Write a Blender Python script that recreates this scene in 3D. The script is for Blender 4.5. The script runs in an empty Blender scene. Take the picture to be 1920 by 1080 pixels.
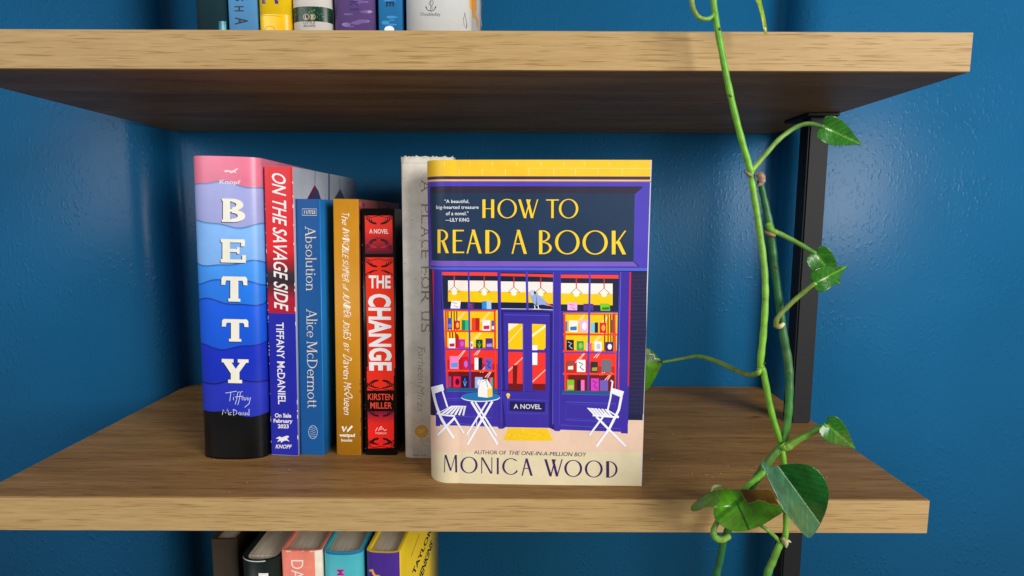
import bpy, bmesh, math, random
import numpy as np
from mathutils import Vector, Matrix
random.seed(7)
rng = np.random.default_rng(7)
S = bpy.context.scene

# ------------------------------------------------------------------ camera
F_PX, PITCH, ROLL = 1105.0, math.radians(6.88), math.radians(0.2)
CAM = Vector((0.0, -0.3976, 0.1990))
CAM_R = Matrix.Rotation(math.pi / 2 - PITCH, 3, 'X') @ Matrix.Rotation(ROLL, 3, 'Z')
cam_d = bpy.data.cameras.new('camera')
cam_d.sensor_fit = 'HORIZONTAL'; cam_d.sensor_width = 36.0
cam_d.lens = 36.0 * F_PX / 1920.0
cam_d.clip_start = 0.01; cam_d.clip_end = 50.0
cam = bpy.data.objects.new('camera', cam_d)
cam.matrix_world = Matrix.Translation(CAM) @ CAM_R.to_4x4()
S.collection.objects.link(cam); S.camera = cam

# ------------------------------------------------------------------ light
world = bpy.data.worlds.new('World'); S.world = world; world.use_nodes = True
bg = world.node_tree.nodes['Background']
bg.inputs['Color'].default_value = (1.0, 0.97, 0.93, 1); bg.inputs['Strength'].default_value = 0.12

def area(name, loc, target, sx, sy, power, col):
    d = bpy.data.lights.new(name, 'AREA'); d.shape = 'RECTANGLE'
    d.size = sx; d.size_y = sy; d.energy = power; d.color = col
    o = bpy.data.objects.new(name, d); S.collection.objects.link(o)
    o.location = loc
    o.rotation_euler = (Vector(target) - Vector(loc)).to_track_quat('-Z', 'Y').to_euler()
    return o
area('window_light', (1.26, -1.42, 0.58), (0.06, 0.05, 0.12), 0.95, 1.0, 46.0, (1.0, 0.97, 0.92))
area('left_fill_light', (-1.20, -1.25, 0.72), (0.24, 0.18, 0.10), 1.1, 0.9, 14.0, (0.97, 0.98, 1.0))  # unseen fill lamp, added to brighten the right side wall
vs = S.view_settings
vs.view_transform = 'Standard'; vs.look = 'None'; vs.exposure = 0.0; vs.gamma = 1.0
S.render.engine = 'CYCLES'
try:
    S.cycles.use_denoising = True
except Exception:
    pass

# ------------------------------------------------------------------ helpers
def lin(c):
    return tuple(((v / 255) / 12.92 if v / 255 <= 0.04045 else ((v / 255 + 0.055) / 1.055) ** 2.4) for v in c[:3]) + (1.0,)

def ray(x, y):
    return CAM_R @ Vector(((x - 960) / F_PX, -(y - 540) / F_PX, -1.0))
def at(x, y, Y):            # point of the picture, taken to the depth Y in the room
    r = ray(x, y); return CAM + r * ((Y - CAM.y) / r.y)
def on(x, y, Z):
    r = ray(x, y); return CAM + r * ((Z - CAM.z) / r.z)

def link(o):
    S.collection.objects.link(o); return o
def tag(o, label=None, cat=None, group=None, kind=None):
    if label: o['label'] = label
    if cat: o['category'] = cat
    if group: o['group'] = group
    if kind: o['kind'] = kind
    return o
def empty(name, loc, rz=0.0):
    o = bpy.data.objects.new(name, None); o.empty_display_size = 0.02
    o.location = loc; o.rotation_euler = (0, 0, rz); return link(o)
def mesh_obj(name, verts, faces, mat, parent=None, smooth=False, cols=None):
    me = bpy.data.meshes.new(name); me.from_pydata([tuple(v) for v in verts], [], faces)
    if cols is not None:
        a = me.color_attributes.new('Col', 'FLOAT_COLOR', 'POINT')
        a.data.foreach_set('color', np.array(cols, dtype=np.float32).ravel())
    me.update()
    if smooth:
        me.polygons.foreach_set('use_smooth', [True] * len(me.polygons))
    me.materials.append(mat)
    o = bpy.data.objects.new(name, me); link(o)
    if parent: o.parent = parent
    return o
def bm_obj(name, bm, mat, parent=None, smooth=False):
    me = bpy.data.meshes.new(name); bmesh.ops.recalc_face_normals(bm, faces=bm.faces)
    bm.to_mesh(me); bm.free()
    if smooth:
        me.polygons.foreach_set('use_smooth', [True] * len(me.polygons))
    me.materials.append(mat)
    o = bpy.data.objects.new(name, me); link(o)
    if parent: o.parent = parent
    return o
def box_bm(x0, x1, y0, y1, z0, z1, bev=0.0, seg=2):
    bm = bmesh.new()
    vs_ = [bm.verts.new((x, y, z)) for z in (z0, z1) for y in (y0, y1) for x in (x0, x1)]
    for f in ((0, 2, 3, 1), (4, 5, 7, 6), (0, 1, 5, 4), (2, 6, 7, 3), (0, 4, 6, 2), (1, 3, 7, 5)):
        bm.faces.new([vs_[i] for i in f])
    if bev:
        bmesh.ops.bevel(bm, geom=list(bm.edges), offset=bev, segments=seg, affect='EDGES')
    return bm

# ------------------------------------------------------------------ materials
def new_mat(name):
    m = bpy.data.materials.new(name); m.use_nodes = True
    nt = m.node_tree; b = nt.nodes['Principled BSDF']
    return m, nt, b
def node(nt, t, **kw):
    n = nt.nodes.new(t)
    for k, v in kw.items():
        if hasattr(n, k): setattr(n, k, v)
        else: n.inputs[k].default_value = v
    return n
def ramp(nt, stops):
    r = nt.nodes.new('ShaderNodeValToRGB'); e = r.color_ramp.elements
    e[0].position, e[0].color = stops[0]; e[1].position, e[1].color = stops[-1]
    for p, c in stops[1:-1]:
        q = e.new(p); q.color = c
    return r
def g(v): return (v, v, v, 1)

def wall_paint():
    m, nt, b = new_mat('blue_wall_paint'); L = nt.links
    tc = node(nt, 'ShaderNodeTexCoord')
    mp = node(nt, 'ShaderNodeMapping'); mp.inputs['Scale'].default_value = (1.0, 1.0, 0.62); L.new(tc.outputs['Object'], mp.inputs['Vector'])
    n1 = node(nt, 'ShaderNodeTexNoise', Scale=330.0, Detail=1.0, Roughness=0.4); L.new(mp.outputs[0], n1.inputs['Vector'])
    r1 = ramp(nt, [(0.55, g(0)), (0.80, g(1))]); L.new(n1.outputs['Fac'], r1.inputs['Fac'])
    n2 = node(nt, 'ShaderNodeTexNoise', Scale=5.0, Detail=3.0); L.new(tc.outputs['Object'], n2.inputs['Vector'])
    n4 = node(nt, 'ShaderNodeTexNoise', Scale=14.0, Detail=2.0); L.new(tc.outputs['Object'], n4.inputs['Vector'])
    r4 = ramp(nt, [(0.32, g(0.12)), (0.68, g(1.0))]); L.new(n4.outputs['Fac'], r4.inputs['Fac'])
    mu = node(nt, 'ShaderNodeMath', operation='MULTIPLY'); L.new(r1.outputs['Color'], mu.inputs[0]); L.new(r4.outputs['Color'], mu.inputs[1])
    bp = node(nt, 'ShaderNodeBump', Strength=0.5, Distance=0.0009); L.new(mu.outputs[0], bp.inputs['Height'])
    rr = ramp(nt, [(0.3, g(0.32)), (0.7, g(0.46))]); L.new(n2.outputs['Fac'], rr.inputs['Fac']); L.new(rr.outputs['Color'], b.inputs['Roughness'])
    cr = ramp(nt, [(0.3, (0.0060, 0.104, 0.245, 1)), (0.7, (0.0080, 0.122, 0.285, 1))]); L.new(n2.outputs['Fac'], cr.inputs['Fac'])
    L.new(cr.outputs['Color'], b.inputs['Base Color']); L.new(bp.outputs['Normal'], b.inputs['Normal'])
    b.inputs['Roughness'].default_value = 0.34; b.inputs['Specular IOR Level'].default_value = 0.22
    return m

def wood(name, dark, mid, light, streak=0.6, rough=0.45, seed=0.0, broad=1.0, zscale=1.0, dash=(38.0, 620.0), knots=0.75):
    m, nt, b = new_mat(name); L = nt.links
    tc = node(nt, 'ShaderNodeTexCoord')
    mp = node(nt, 'ShaderNodeMapping'); mp.inputs['Scale'].default_value = (4.0, 60.0, 60.0 * zscale); mp.inputs['Location'].default_value = (seed, seed * 2, seed)
    L.new(tc.outputs['Object'], mp.inputs['Vector'])
    fine = node(nt, 'ShaderNodeTexNoise', Scale=7.0, Detail=5.0, Roughness=0.62, Distortion=0.35); L.new(mp.outputs[0], fine.inputs['Vector'])
    mp2 = node(nt, 'ShaderNodeMapping'); mp2.inputs['Scale'].default_value = (1.6, 17.0, 17.0); mp2.inputs['Location'].default_value = (seed * 3, seed, 0)
    L.new(tc.outputs['Object'], mp2.inputs['Vector'])
    br = node(nt, 'ShaderNodeTexNoise', Scale=2.2, Detail=5.0, Roughness=0.55, Distortion=1.1); L.new(mp2.outputs[0], br.inputs['Vector'])
    mp3 = node(nt, 'ShaderNodeMapping'); mp3.inputs['Scale'].default_value = (dash[0], dash[1], dash[1] * zscale); mp3.inputs['Location'].default_value = (0, seed, seed)
    L.new(tc.outputs['Object'], mp3.inputs['Vector'])
    ds = node(nt, 'ShaderNodeTexNoise', Scale=1.0, Detail=2.0, Roughness=0.5, Distortion=0.2); L.new(mp3.outputs[0], ds.inputs['Vector'])
    dr = ramp(nt, [(0.30, g(1)), (0.44, g(0))]); L.new(ds.outputs['Fac'], dr.inputs['Fac'])
    mixf = node(nt, 'ShaderNodeMix', data_type='FLOAT'); mixf.inputs[0].default_value = 0.5 * broad
    L.new(fine.outputs['Fac'], mixf.inputs[2]); L.new(br.outputs['Fac'], mixf.inputs[3])
    cr = ramp(nt, [(0.32, dark), (0.5, mid), (0.66, light)]); L.new(mixf.outputs[0], cr.inputs['Fac'])
    mc = node(nt, 'ShaderNodeMix', data_type='RGBA'); mc.blend_type = 'MULTIPLY'
    mm = node(nt, 'ShaderNodeMath', operation='MULTIPLY'); mm.inputs[1].default_value = streak; L.new(dr.outputs['Color'], mm.inputs[0])
    L.new(mm.outputs[0], mc.inputs[0]); L.new(cr.outputs['Color'], mc.inputs[6]); mc.inputs[7].default_value = (0.46, 0.36, 0.24, 1)
    # a few small knots
    vo = node(nt, 'ShaderNodeTexVoronoi', Scale=1.0); mp4 = node(nt, 'ShaderNodeMapping'); mp4.inputs['Scale'].default_value = (9.0, 16.0, 16.0); mp4.inputs['Location'].default_value = (seed, 0.3, 0)
    L.new(tc.outputs['Object'], mp4.inputs['Vector']); L.new(mp4.outputs[0], vo.inputs['Vector'])
    kr = ramp(nt, [(0.035, g(knots)), (0.075, g(0))]); L.new(vo.outputs['Distance'], kr.inputs['Fac'])
    mk = node(nt, 'ShaderNodeMix', data_type='RGBA'); L.new(kr.outputs['Color'], mk.inputs[0]); L.new(mc.outputs[2], mk.inputs[6])
    mk.inputs[7].default_value = tuple(v * 0.45 for v in dark[:3]) + (1,)
    L.new(mk.outputs[2], b.inputs['Base Color'])
    bp = node(nt, 'ShaderNodeBump', Strength=0.25, Distance=0.0004); bp.invert = True; L.new(dr.outputs['Color'], bp.inputs['Height'])
    L.new(bp.outputs['Normal'], b.inputs['Normal'])
    b.inputs['Roughness'].default_value = rough; b.inputs['Specular IOR Level'].default_value = 0.22
    return m

def print_mat(name, rough, spec=0.4, coat=0.0, wear=0.08):
    m, nt, b = new_mat(name); L = nt.links
    a = node(nt, 'ShaderNodeVertexColor'); a.layer_name = 'Col'
    tc = node(nt, 'ShaderNodeTexCoord')
    n = node(nt, 'ShaderNodeTexNoise', Scale=45.0, Detail=3.0, Roughness=0.7); L.new(tc.outputs['Object'], n.inputs['Vector'])
    r = ramp(nt, [(0.3, g(1 - wear)), (0.7, g(1 + wear * 0.4))]); L.new(n.outputs['Fac'], r.inputs['Fac'])
    mx = node(nt, 'ShaderNodeMix', data_type='RGBA'); mx.blend_type = 'MULTIPLY'; mx.inputs[0].default_value = 1.0
    L.new(a.outputs['Color'], mx.inputs[6]); L.new(r.outputs['Color'], mx.inputs[7]); L.new(mx.outputs[2], b.inputs['Base Color'])
    n2 = node(nt, 'ShaderNodeTexNoise', Scale=18.0, Detail=1.0); L.new(tc.outputs['Object'], n2.inputs['Vector'])
    rr = ramp(nt, [(0.3, g(max(0.05, rough - 0.08))), (0.7, g(rough + 0.08))]); L.new(n2.outputs['Fac'], rr.inputs['Fac']); L.new(rr.outputs['Color'], b.inputs['Roughness'])
    bp = node(nt, 'ShaderNodeBump', Strength=0.06, Distance=0.002); L.new(n2.outputs['Fac'], bp.inputs['Height']); L.new(bp.outputs['Normal'], b.inputs['Normal'])
    b.inputs['Specular IOR Level'].default_value = spec; b.inputs['Coat Weight'].default_value = coat; b.inputs['Coat Roughness'].default_value = 0.25
    return m

def page_mat():
    m, nt, b = new_mat('paper_page_edges'); L = nt.links
    tc = node(nt, 'ShaderNodeTexCoord')
    mp = node(nt, 'ShaderNodeMapping'); mp.inputs['Scale'].default_value = (2600.0, 30.0, 12.0); L.new(tc.outputs['Object'], mp.inputs['Vector'])
    n = node(nt, 'ShaderNodeTexNoise', Scale=1.0, Detail=2.0); L.new(mp.outputs[0], n.inputs['Vector'])
    c = ramp(nt, [(0.3, lin((188, 172, 146))), (0.7, lin((232, 222, 203)))]); L.new(n.outputs['Fac'], c.inputs['Fac']); L.new(c.outputs['Color'], b.inputs['Base Color'])
    bp = node(nt, 'ShaderNodeBump', Strength=0.4, Distance=0.0005); L.new(n.outputs['Fac'], bp.inputs['Height']); L.new(bp.outputs['Normal'], b.inputs['Normal'])
    b.inputs['Roughness'].default_value = 0.9; b.inputs['Specular IOR Level'].default_value = 0.1
    return m

def metal_black():
    m, nt, b = new_mat('black_powder_coated_metal'); L = nt.links
    tc = node(nt, 'ShaderNodeTexCoord'); n = node(nt, 'ShaderNodeTexNoise', Scale=900.0, Detail=2.0); L.new(tc.outputs['Object'], n.inputs['Vector'])
    bp = node(nt, 'ShaderNodeBump', Strength=0.2, Distance=0.0004); L.new(n.outputs['Fac'], bp.inputs['Height']); L.new(bp.outputs['Normal'], b.inputs['Normal'])
    b.inputs['Base Color'].default_value = (0.010, 0.010, 0.012, 1); b.inputs['Roughness'].default_value = 0.6; b.inputs['Specular IOR Level'].default_value = 0.25
    return m

def plant_mat(name, rough=0.3, trans=0.0, spec=0.5):
    m, nt, b = new_mat(name); L = nt.links
    a = node(nt, 'ShaderNodeVertexColor'); a.layer_name = 'Col'
    tc = node(nt, 'ShaderNodeTexCoord'); n = node(nt, 'ShaderNodeTexNoise', Scale=120.0, Detail=5.0, Roughness=0.6); L.new(tc.outputs['Object'], n.inputs['Vector'])
    r = ramp(nt, [(0.3, g(0.66)), (0.5, g(0.98)), (0.7, g(1.2))]); L.new(n.outputs['Fac'], r.inputs['Fac'])
    mx = node(nt, 'ShaderNodeMix', data_type='RGBA'); mx.blend_type = 'MULTIPLY'; mx.inputs[0].default_value = 1.0
    nl = node(nt, 'ShaderNodeTexNoise', Scale=26.0, Detail=3.0, Roughness=0.6); L.new(tc.outputs['Object'], nl.inputs['Vector'])
    rl = ramp(nt, [(0.50, g(0.0)), (0.72, g(0.55))]); L.new(nl.outputs['Fac'], rl.inputs['Fac'])
    md = node(nt, 'ShaderNodeMix', data_type='RGBA'); L.new(rl.outputs['Color'], md.inputs[0]); L.new(a.outputs['Color'], md.inputs[6]); md.inputs[7].default_value = (0.17, 0.22, 0.045, 1)
    L.new(md.outputs[2], mx.inputs[6]); L.new(r.outputs['Color'], mx.inputs[7]); L.new(mx.outputs[2], b.inputs['Base Color'])
    bp = node(nt, 'ShaderNodeBump', Strength=0.2, Distance=0.002); L.new(n.outputs['Fac'], bp.inputs['Height']); L.new(bp.outputs['Normal'], b.inputs['Normal'])
    b.inputs['Roughness'].default_value = rough; b.inputs['Specular IOR Level'].default_value = spec
    if trans:
        t = node(nt, 'ShaderNodeBsdfTranslucent'); L.new(mx.outputs[2], t.inputs['Color'])
        ms = node(nt, 'ShaderNodeMixShader'); ms.inputs[0].default_value = trans
        L.new(b.outputs[0], ms.inputs[1]); L.new(t.outputs[0], ms.inputs[2]); L.new(ms.outputs[0], nt.nodes['Material Output'].inputs['Surface'])
    return m

M_WALL = wall_paint()
M_FRONT = wood('oak_edge_band_lit_tone', (0.37, 0.230, 0.092, 1), (0.43, 0.280, 0.118, 1), (0.48, 0.325, 0.145, 1), streak=0.6, rough=0.5, seed=1.3, broad=0.8, dash=(36.0, 1050.0), knots=0.0)
M_BOARD = wood('oak_board_shade_tone', (0.190, 0.096, 0.028, 1), (0.315, 0.166, 0.050, 1), (0.42, 0.238, 0.084, 1), streak=0.6, rough=0.5, seed=4.1, broad=1.2, dash=(45.0, 700.0))  # same oak as the edge band, shade put into a darker colour
M_PAGE = page_mat(); M_METAL = metal_black()
M_GLOSS = print_mat('glossy_jacket_print', 0.32, 0.35, 0.05)
M_MATTE = print_mat('matte_jacket_print', 0.44, 0.30, 0.0)
M_WORN = print_mat('worn_paper_jacket_print', 0.62, 0.3, 0.0, wear=0.22)
M_STEM = plant_mat('green_vine_stem', 0.45); M_LEAF = plant_mat('green_vine_leaf', 0.22, 0.22, 0.6)

# ------------------------------------------------------------------ the setting: painted alcove wall
GAP, TH, DEPTH = 0.2935, 0.0251, 0.2840
XR, XL = 0.2985, -0.385
def build_wall():
    r, r2 = 0.012, 0.030; yb = DEPTH + 0.001; yc = 0.271
    def corner(cx, cy, a0, a1, rr):
        return [(cx + rr * math.cos(math.radians(a0 + (a1 - a0) * k / 8)), cy + rr * math.sin(math.radians(a0 + (a1 - a0) * k / 8))) for k in range(9)]
    path = [(XL - 0.45, yc - r2)]
    path += corner(XL - r2, yc, 270, 360, r2)          # rounded outer edge, then the inner corner
    path += corner(XL + r, yb - r, 180, 90, r)
    path += corner(XR - r, yb - r, 90, 0, r)
    path += corner(XR + r2, yc, 180, 270, r2)
    path += [(XR + 0.45, yc - r2)]
    out = []
    for i, (x, y) in enumerate(path):
        x0, y0 = path[max(i - 1, 0)]; x1, y1 = path[min(i + 1, len(path) - 1)]
        d = Vector((x1 - x0, y1 - y0)).normalized(); out.append((x - d.y * 0.05, y + d.x * 0.05))
    n = len(path); z0, z1 = -0.42, 0.75
    V = [(x, y, z) for z in (z0, z1) for x, y in path] + [(x, y, z) for z in (z0, z1) for x, y in out]
    Fc = []
    for i in range(n - 1):
        Fc.append((i, i + 1, n + i + 1, n + i)); Fc.append((2 * n + i, 3 * n + i, 3 * n + i + 1, 2 * n + i + 1))
        Fc.append((n + i, n + i + 1, 3 * n + i + 1, 3 * n + i)); Fc.append((i, 2 * n + i, 2 * n + i + 1, i + 1))
    Fc.append((0, n, 3 * n, 2 * n)); Fc.append((n - 1, 3 * n - 1, 4 * n - 1, 2 * n - 1))
    bm = bmesh.new(); vv = [bm.verts.new(v) for v in V]
    for f in Fc: bm.faces.new([vv[i] for i in f])
    o = bm_obj('wall', bm, M_WALL)
    for p in o.data.polygons:
        p.use_smooth = abs(p.normal.z) < 0.5
    tag(o, 'blue painted wall with a fine orange peel texture behind the shelves', kind='structure')
build_wall()

# ------------------------------------------------------------------ bookcase
def build_bookcase():
    root = empty('bookcase', (0, 0, -GAP - TH - TH))
    tag(root, 'oak bookcase with shade put into its board colour and a black metal post', 'bookcase')
    z0 = GAP + TH + TH
    for zt in (GAP + TH, 0.0, -GAP - TH):
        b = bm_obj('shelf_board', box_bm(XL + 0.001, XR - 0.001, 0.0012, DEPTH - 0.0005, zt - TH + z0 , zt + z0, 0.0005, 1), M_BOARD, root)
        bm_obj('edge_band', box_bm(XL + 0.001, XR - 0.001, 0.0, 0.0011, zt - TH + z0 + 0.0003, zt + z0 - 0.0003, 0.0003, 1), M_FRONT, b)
    px0, py0, w = 0.272, 0.156, 0.019
    for zb in (-GAP - TH, 0.0):
        zt = zb + GAP
        p = bm_obj('post', box_bm(px0, px0 + w, py0, py0 + w, zb + z0 + 0.0002, zt + z0 - 0.0034, 0.0015, 2), M_METAL, root)
        bm_obj('mounting_plate', box_bm(px0 - 0.006, px0 + w + 0.004, py0 - 0.008, py0 + w + 0.020, zt + z0 - 0.0032, zt + z0 - 0.0002, 0.0006, 1), M_METAL, p)
build_bookcase()

# ------------------------------------------------------------------ lettering
_tc = {}
def text_shape(body, bold=0.0):
    key = (body, bold)
    if key in _tc: return _tc[key]
    cu = bpy.data.curves.new('lettering', 'FONT'); cu.body = body; cu.size = 1.0; cu.offset = bold; cu.resolution_u = 3; cu.fill_mode = 'FRONT'
    ob = bpy.data.objects.new('lettering', cu); link(ob)
    dg = bpy.context.evaluated_depsgraph_get(); dg.update()
    me = bpy.data.meshes.new_from_object(ob.evaluated_get(dg))
    V = np.array([v.co[:2] for v in me.vertices]); Fs = [tuple(p.vertices) for p in me.polygons]
    bpy.data.objects.remove(ob); bpy.data.curves.remove(cu); bpy.data.meshes.remove(me)
    lo = V.min(0); hi = V.max(0); V = (V - lo) / np.maximum(hi - lo, 1e-6)
    _tc[key] = (V, Fs); return _tc[key]

def sg(x0, y0, x1, y1, w):            # stroke with flat ends, w = width across
    return [(x0 - w / 2, y0), (x0 + w / 2, y0), (x1 + w / 2, y1), (x1 - w / 2, y1)]
def bar(x0, x1, y, h): return [(x0, y - h / 2), (x1, y - h / 2), (x1, y + h / 2), (x0, y + h / 2)]
def bowl(cx, cy, rx, ry, a0, a1, wx, wy, n=22, tilt=0.0):
    out = []
    def P(a, k):
        a = math.radians(a)
        if k: return (cx + (rx - wx) * math.cos(a) , cy + (ry - wy) * math.sin(a))
        return (cx + rx * math.cos(a), cy + ry * math.sin(a))
    for i in range(n):
        b0 = a0 + (a1 - a0) * i / n; b1 = a0 + (a1 - a0) * (i + 1) / n
        out.append([P(b0, 0), P(b1, 0), P(b1 + tilt, 1), P(b0 + tilt, 1)])
    return out
def deco(ch, k=0.13, t=0.045):          # tall contrast capitals in a unit box
    if ch == 'H': return [sg(k, 0, k, 1, 2 * k), sg(1 - k, 0, 1 - k, 1, 2 * k), bar(2 * k, 1 - 2 * k, .5, t)]
    if ch == 'O': return bowl(.5, .5, .5, .5, 0, 360, k * .95, t, 40, 14)
    if ch == 'W': return [sg(.08, 1, .36, 0, .13), sg(.36, 0, .60, 1, .06), sg(.47, 1, .70, 0, .13), sg(.70, 0, .97, 1, .06)]
    if ch == 'T': return [bar(0, 1, 1 - t * .7, t * 1.4), sg(.5, 0, .5, 1 - t, 1.5 * k)]
    if ch == 'R': return [sg(k, 0, k, 1, 2 * k)] + bowl(.30, .745, .62, .255, 90, -90, .20, t) + [sg(.47, .51, .86, 0, .27)] + [bar(2 * k, .32, 1 - t / 2, t), bar(2 * k, .32, .49 + t / 2, t)]
    if ch == 'E': return [sg(k, 0, k, 1, 2 * k), bar(2 * k, .97, 1 - t * .7, t * 1.4), bar(2 * k, .82, .53, t * 1.2), bar(2 * k, 1, t * .7, t * 1.4)]
    if ch == 'A': return [sg(.06, 0, .44, 1, .10), sg(.44, 1, .90, 0, .20), bar(.24, .70, .42, t)]
    if ch == 'D': return [sg(k, 0, k, 1, 2 * k)] + bowl(.22, .5, .78, .5, 90, -90, .17, t, 30) + []
    if ch == 'B': return [sg(k, 0, k, 1, 2 * k)] + bowl(.28, .76, .58, .24, 90, -90, .18, t) + bowl(.28, .26, .72, .26, 90, -90, .20, t) 
    if ch == 'K': return [sg(k, 0, k, 1, 2 * k), sg(.30, .45, .94, 1, .12), sg(.42, .56, .86, 0, .26)]
    if ch == 'M': return [sg(.05, 0, .10, 1, .05), sg(.13, 1, .52, .1, .13), sg(.52, .1, .86, 1, .05), sg(.90, 1, .93, 0, .14)]
    if ch == 'N': return [sg(.05, 0, .05, 1, .07), sg(.08, 1, .90, 0, .17), sg(.95, 0, .95, 1, .07)]
    if ch == 'I': return [sg(.5, 0, .5, 1, 1)]
    if ch == 'C': return bowl(.5, .5, .5, .5, 40, 322, k * .95, t, 32, 12)
    return []
def serif_foot(x, y, w=.24, h=.05): return bar(x - w / 2, x + w / 2, y, h)
def serif(ch):                         # book face: (polygons, advance)
    s = .085; t = .04; X = .62
    if ch == 'A': return [sg(.08, 0, .38, 1, .05), sg(.38, 1, .72, 0, .11), bar(.2, .56, .33, t), serif_foot(.08, .02), serif_foot(.72, .02)], .84
    if ch == 'b': return [sg(.10, 0, .10, 1.05, s), bar(0, .1, 1.03, t)] + bowl(.30, X / 2, .26, X / 2, 0, 360, s, t), .66
    if ch == 's': return bowl(.22, X * .74, .17, X * .26, 20, 270, .07, .07) + bowl(.22, X * .25, .19, X * .26, 90, -160, .07, .07), .5
    if ch == 'o': return bowl(.31, X / 2, .30, X / 2, 0, 360, s, t, 24, 8), .68
    if ch == 'l': return [sg(.12, 0, .12, 1.05, s), serif_foot(.12, .02), bar(0, .12, 1.03, t)], .28
    if ch == 'u': return [sg(.10, .15, .10, X, s), bar(0, .1, X - .02, t), sg(.50, 0, .50, X, s), bar(.40, .5, X - .02, t), bar(.5, .6, .02, t)] + bowl(.30, .2, .24, .2, 180, 360, s, .06), .66
    if ch == 't': return [sg(.14, .1, .14, .85, s), bar(0, .32, X - .02, t)] + bowl(.26, .12, .16, .12, 180, 320, s, .05), .40
    if ch == 'i': return [sg(.12, 0, .12, X, s), serif_foot(.12, .02), bar(0, .12, X - .02, t)] + bowl(.12, .86, .065, .065, 0, 360, .06, .06, 10), .28
    if ch == 'n': return [sg(.10, 0, .10, X, s), bar(0, .1, X - .02, t), serif_foot(.10, .02), sg(.50, 0, .50, X - .2, s), serif_foot(.50, .02)] + bowl(.30, X - .22, .24, .22, 180, 0, s, .06), .66
    if ch == 'm': return [sg(.10, 0, .10, X, s), bar(0, .1, X - .02, t), serif_foot(.10, .02), sg(.47, 0, .47, X - .2, s), serif_foot(.47, .02), sg(.84, 0, .84, X - .2, s), serif_foot(.84, .02)] + bowl(.285, X - .22, .225, .22, 180, 0, s, .06) + bowl(.655, X - .22, .225, .22, 180, 0, s, .06), 1.0
    if ch == 'c': return bowl(.29, X / 2, .28, X / 2, 45, 315, s, t), .56
    if ch == 'e': return bowl(.29, X / 2, .28, X / 2, 0, 315, s, t) + [bar(.06, .56, X * .52, t)], .60
    if ch == 'r': return [sg(.10, 0, .10, X, s), bar(0, .1, X - .02, t), serif_foot(.10, .02)] + bowl(.30, X - .22, .22, .22, 180, 50, s, .07), .46
    if ch == 'M': return [sg(.10, 0, .14, 1, .05), sg(.16, 1, .50, .05, .11), sg(.50, .05, .84, 1, .05), sg(.87, 1, .90, 0, .11), serif_foot(.1, .02), serif_foot(.9, .02), bar(0, .2, .98, t), bar(.8, 1, .98, t)], 1.06
    if ch == 'D': return [sg(.12, 0, .12, 1, s + .02), serif_foot(.1, .02), serif_foot(.1, .98)] + bowl(.14, .5, .66, .5, 90, -90, .10, t, 24), .9
    return [], .32
def slab(ch):                          # heavy soft slab capitals
    if ch == 'B': return [sg(.20, 0, .20, 1, .30), bar(0, .4, .95, .10), bar(0, .4, .05, .10)] + bowl(.45, .74, .47, .26, 95, -95, .30, .15) + bowl(.45, .27, .55, .27, 95, -95, .32, .15) + [bar(.3, .5, .94, .12), bar(.3, .5, .5, .12), bar(.3, .5, .06, .12)]
    if ch == 'E': return [sg(.22, 0, .22, 1, .30), bar(0, .95, .93, .14), bar(.3, .72, .52, .14), bar(0, 1, .07, .14), sg(.88, .70, .90, .93, .15), sg(.93, .07, .93, .33, .15), sg(.70, .38, .70, .66, .10)]
    if ch == 'T': return [sg(.5, 0, .5, 1, .32), bar(.04, .96, .92, .16), bar(.26, .74, .06, .12), sg(.06, .66, .08, .95, .16), sg(.94, .66, .92, .95, .16)] + bowl(.08, .86, .10, .13, 0, 360, .1, .13, 10) + bowl(.92, .86, .10, .13, 0, 360, .1, .13, 10)
    if ch == 'Y': return [sg(.5, 0, .5, .45, .32), sg(.5, .38, .16, .95, .30), sg(.5, .38, .86, .95, .22), bar(0, .44, .93, .14), bar(.60, 1, .93, .14), bar(.24, .76, .07, .14)]
    return []

# ------------------------------------------------------------------ books
def Zm(ox, oy, sc):
    return lambda *pts: [(ox + x / sc, oy + y / sc) for x, y in pts]

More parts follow.
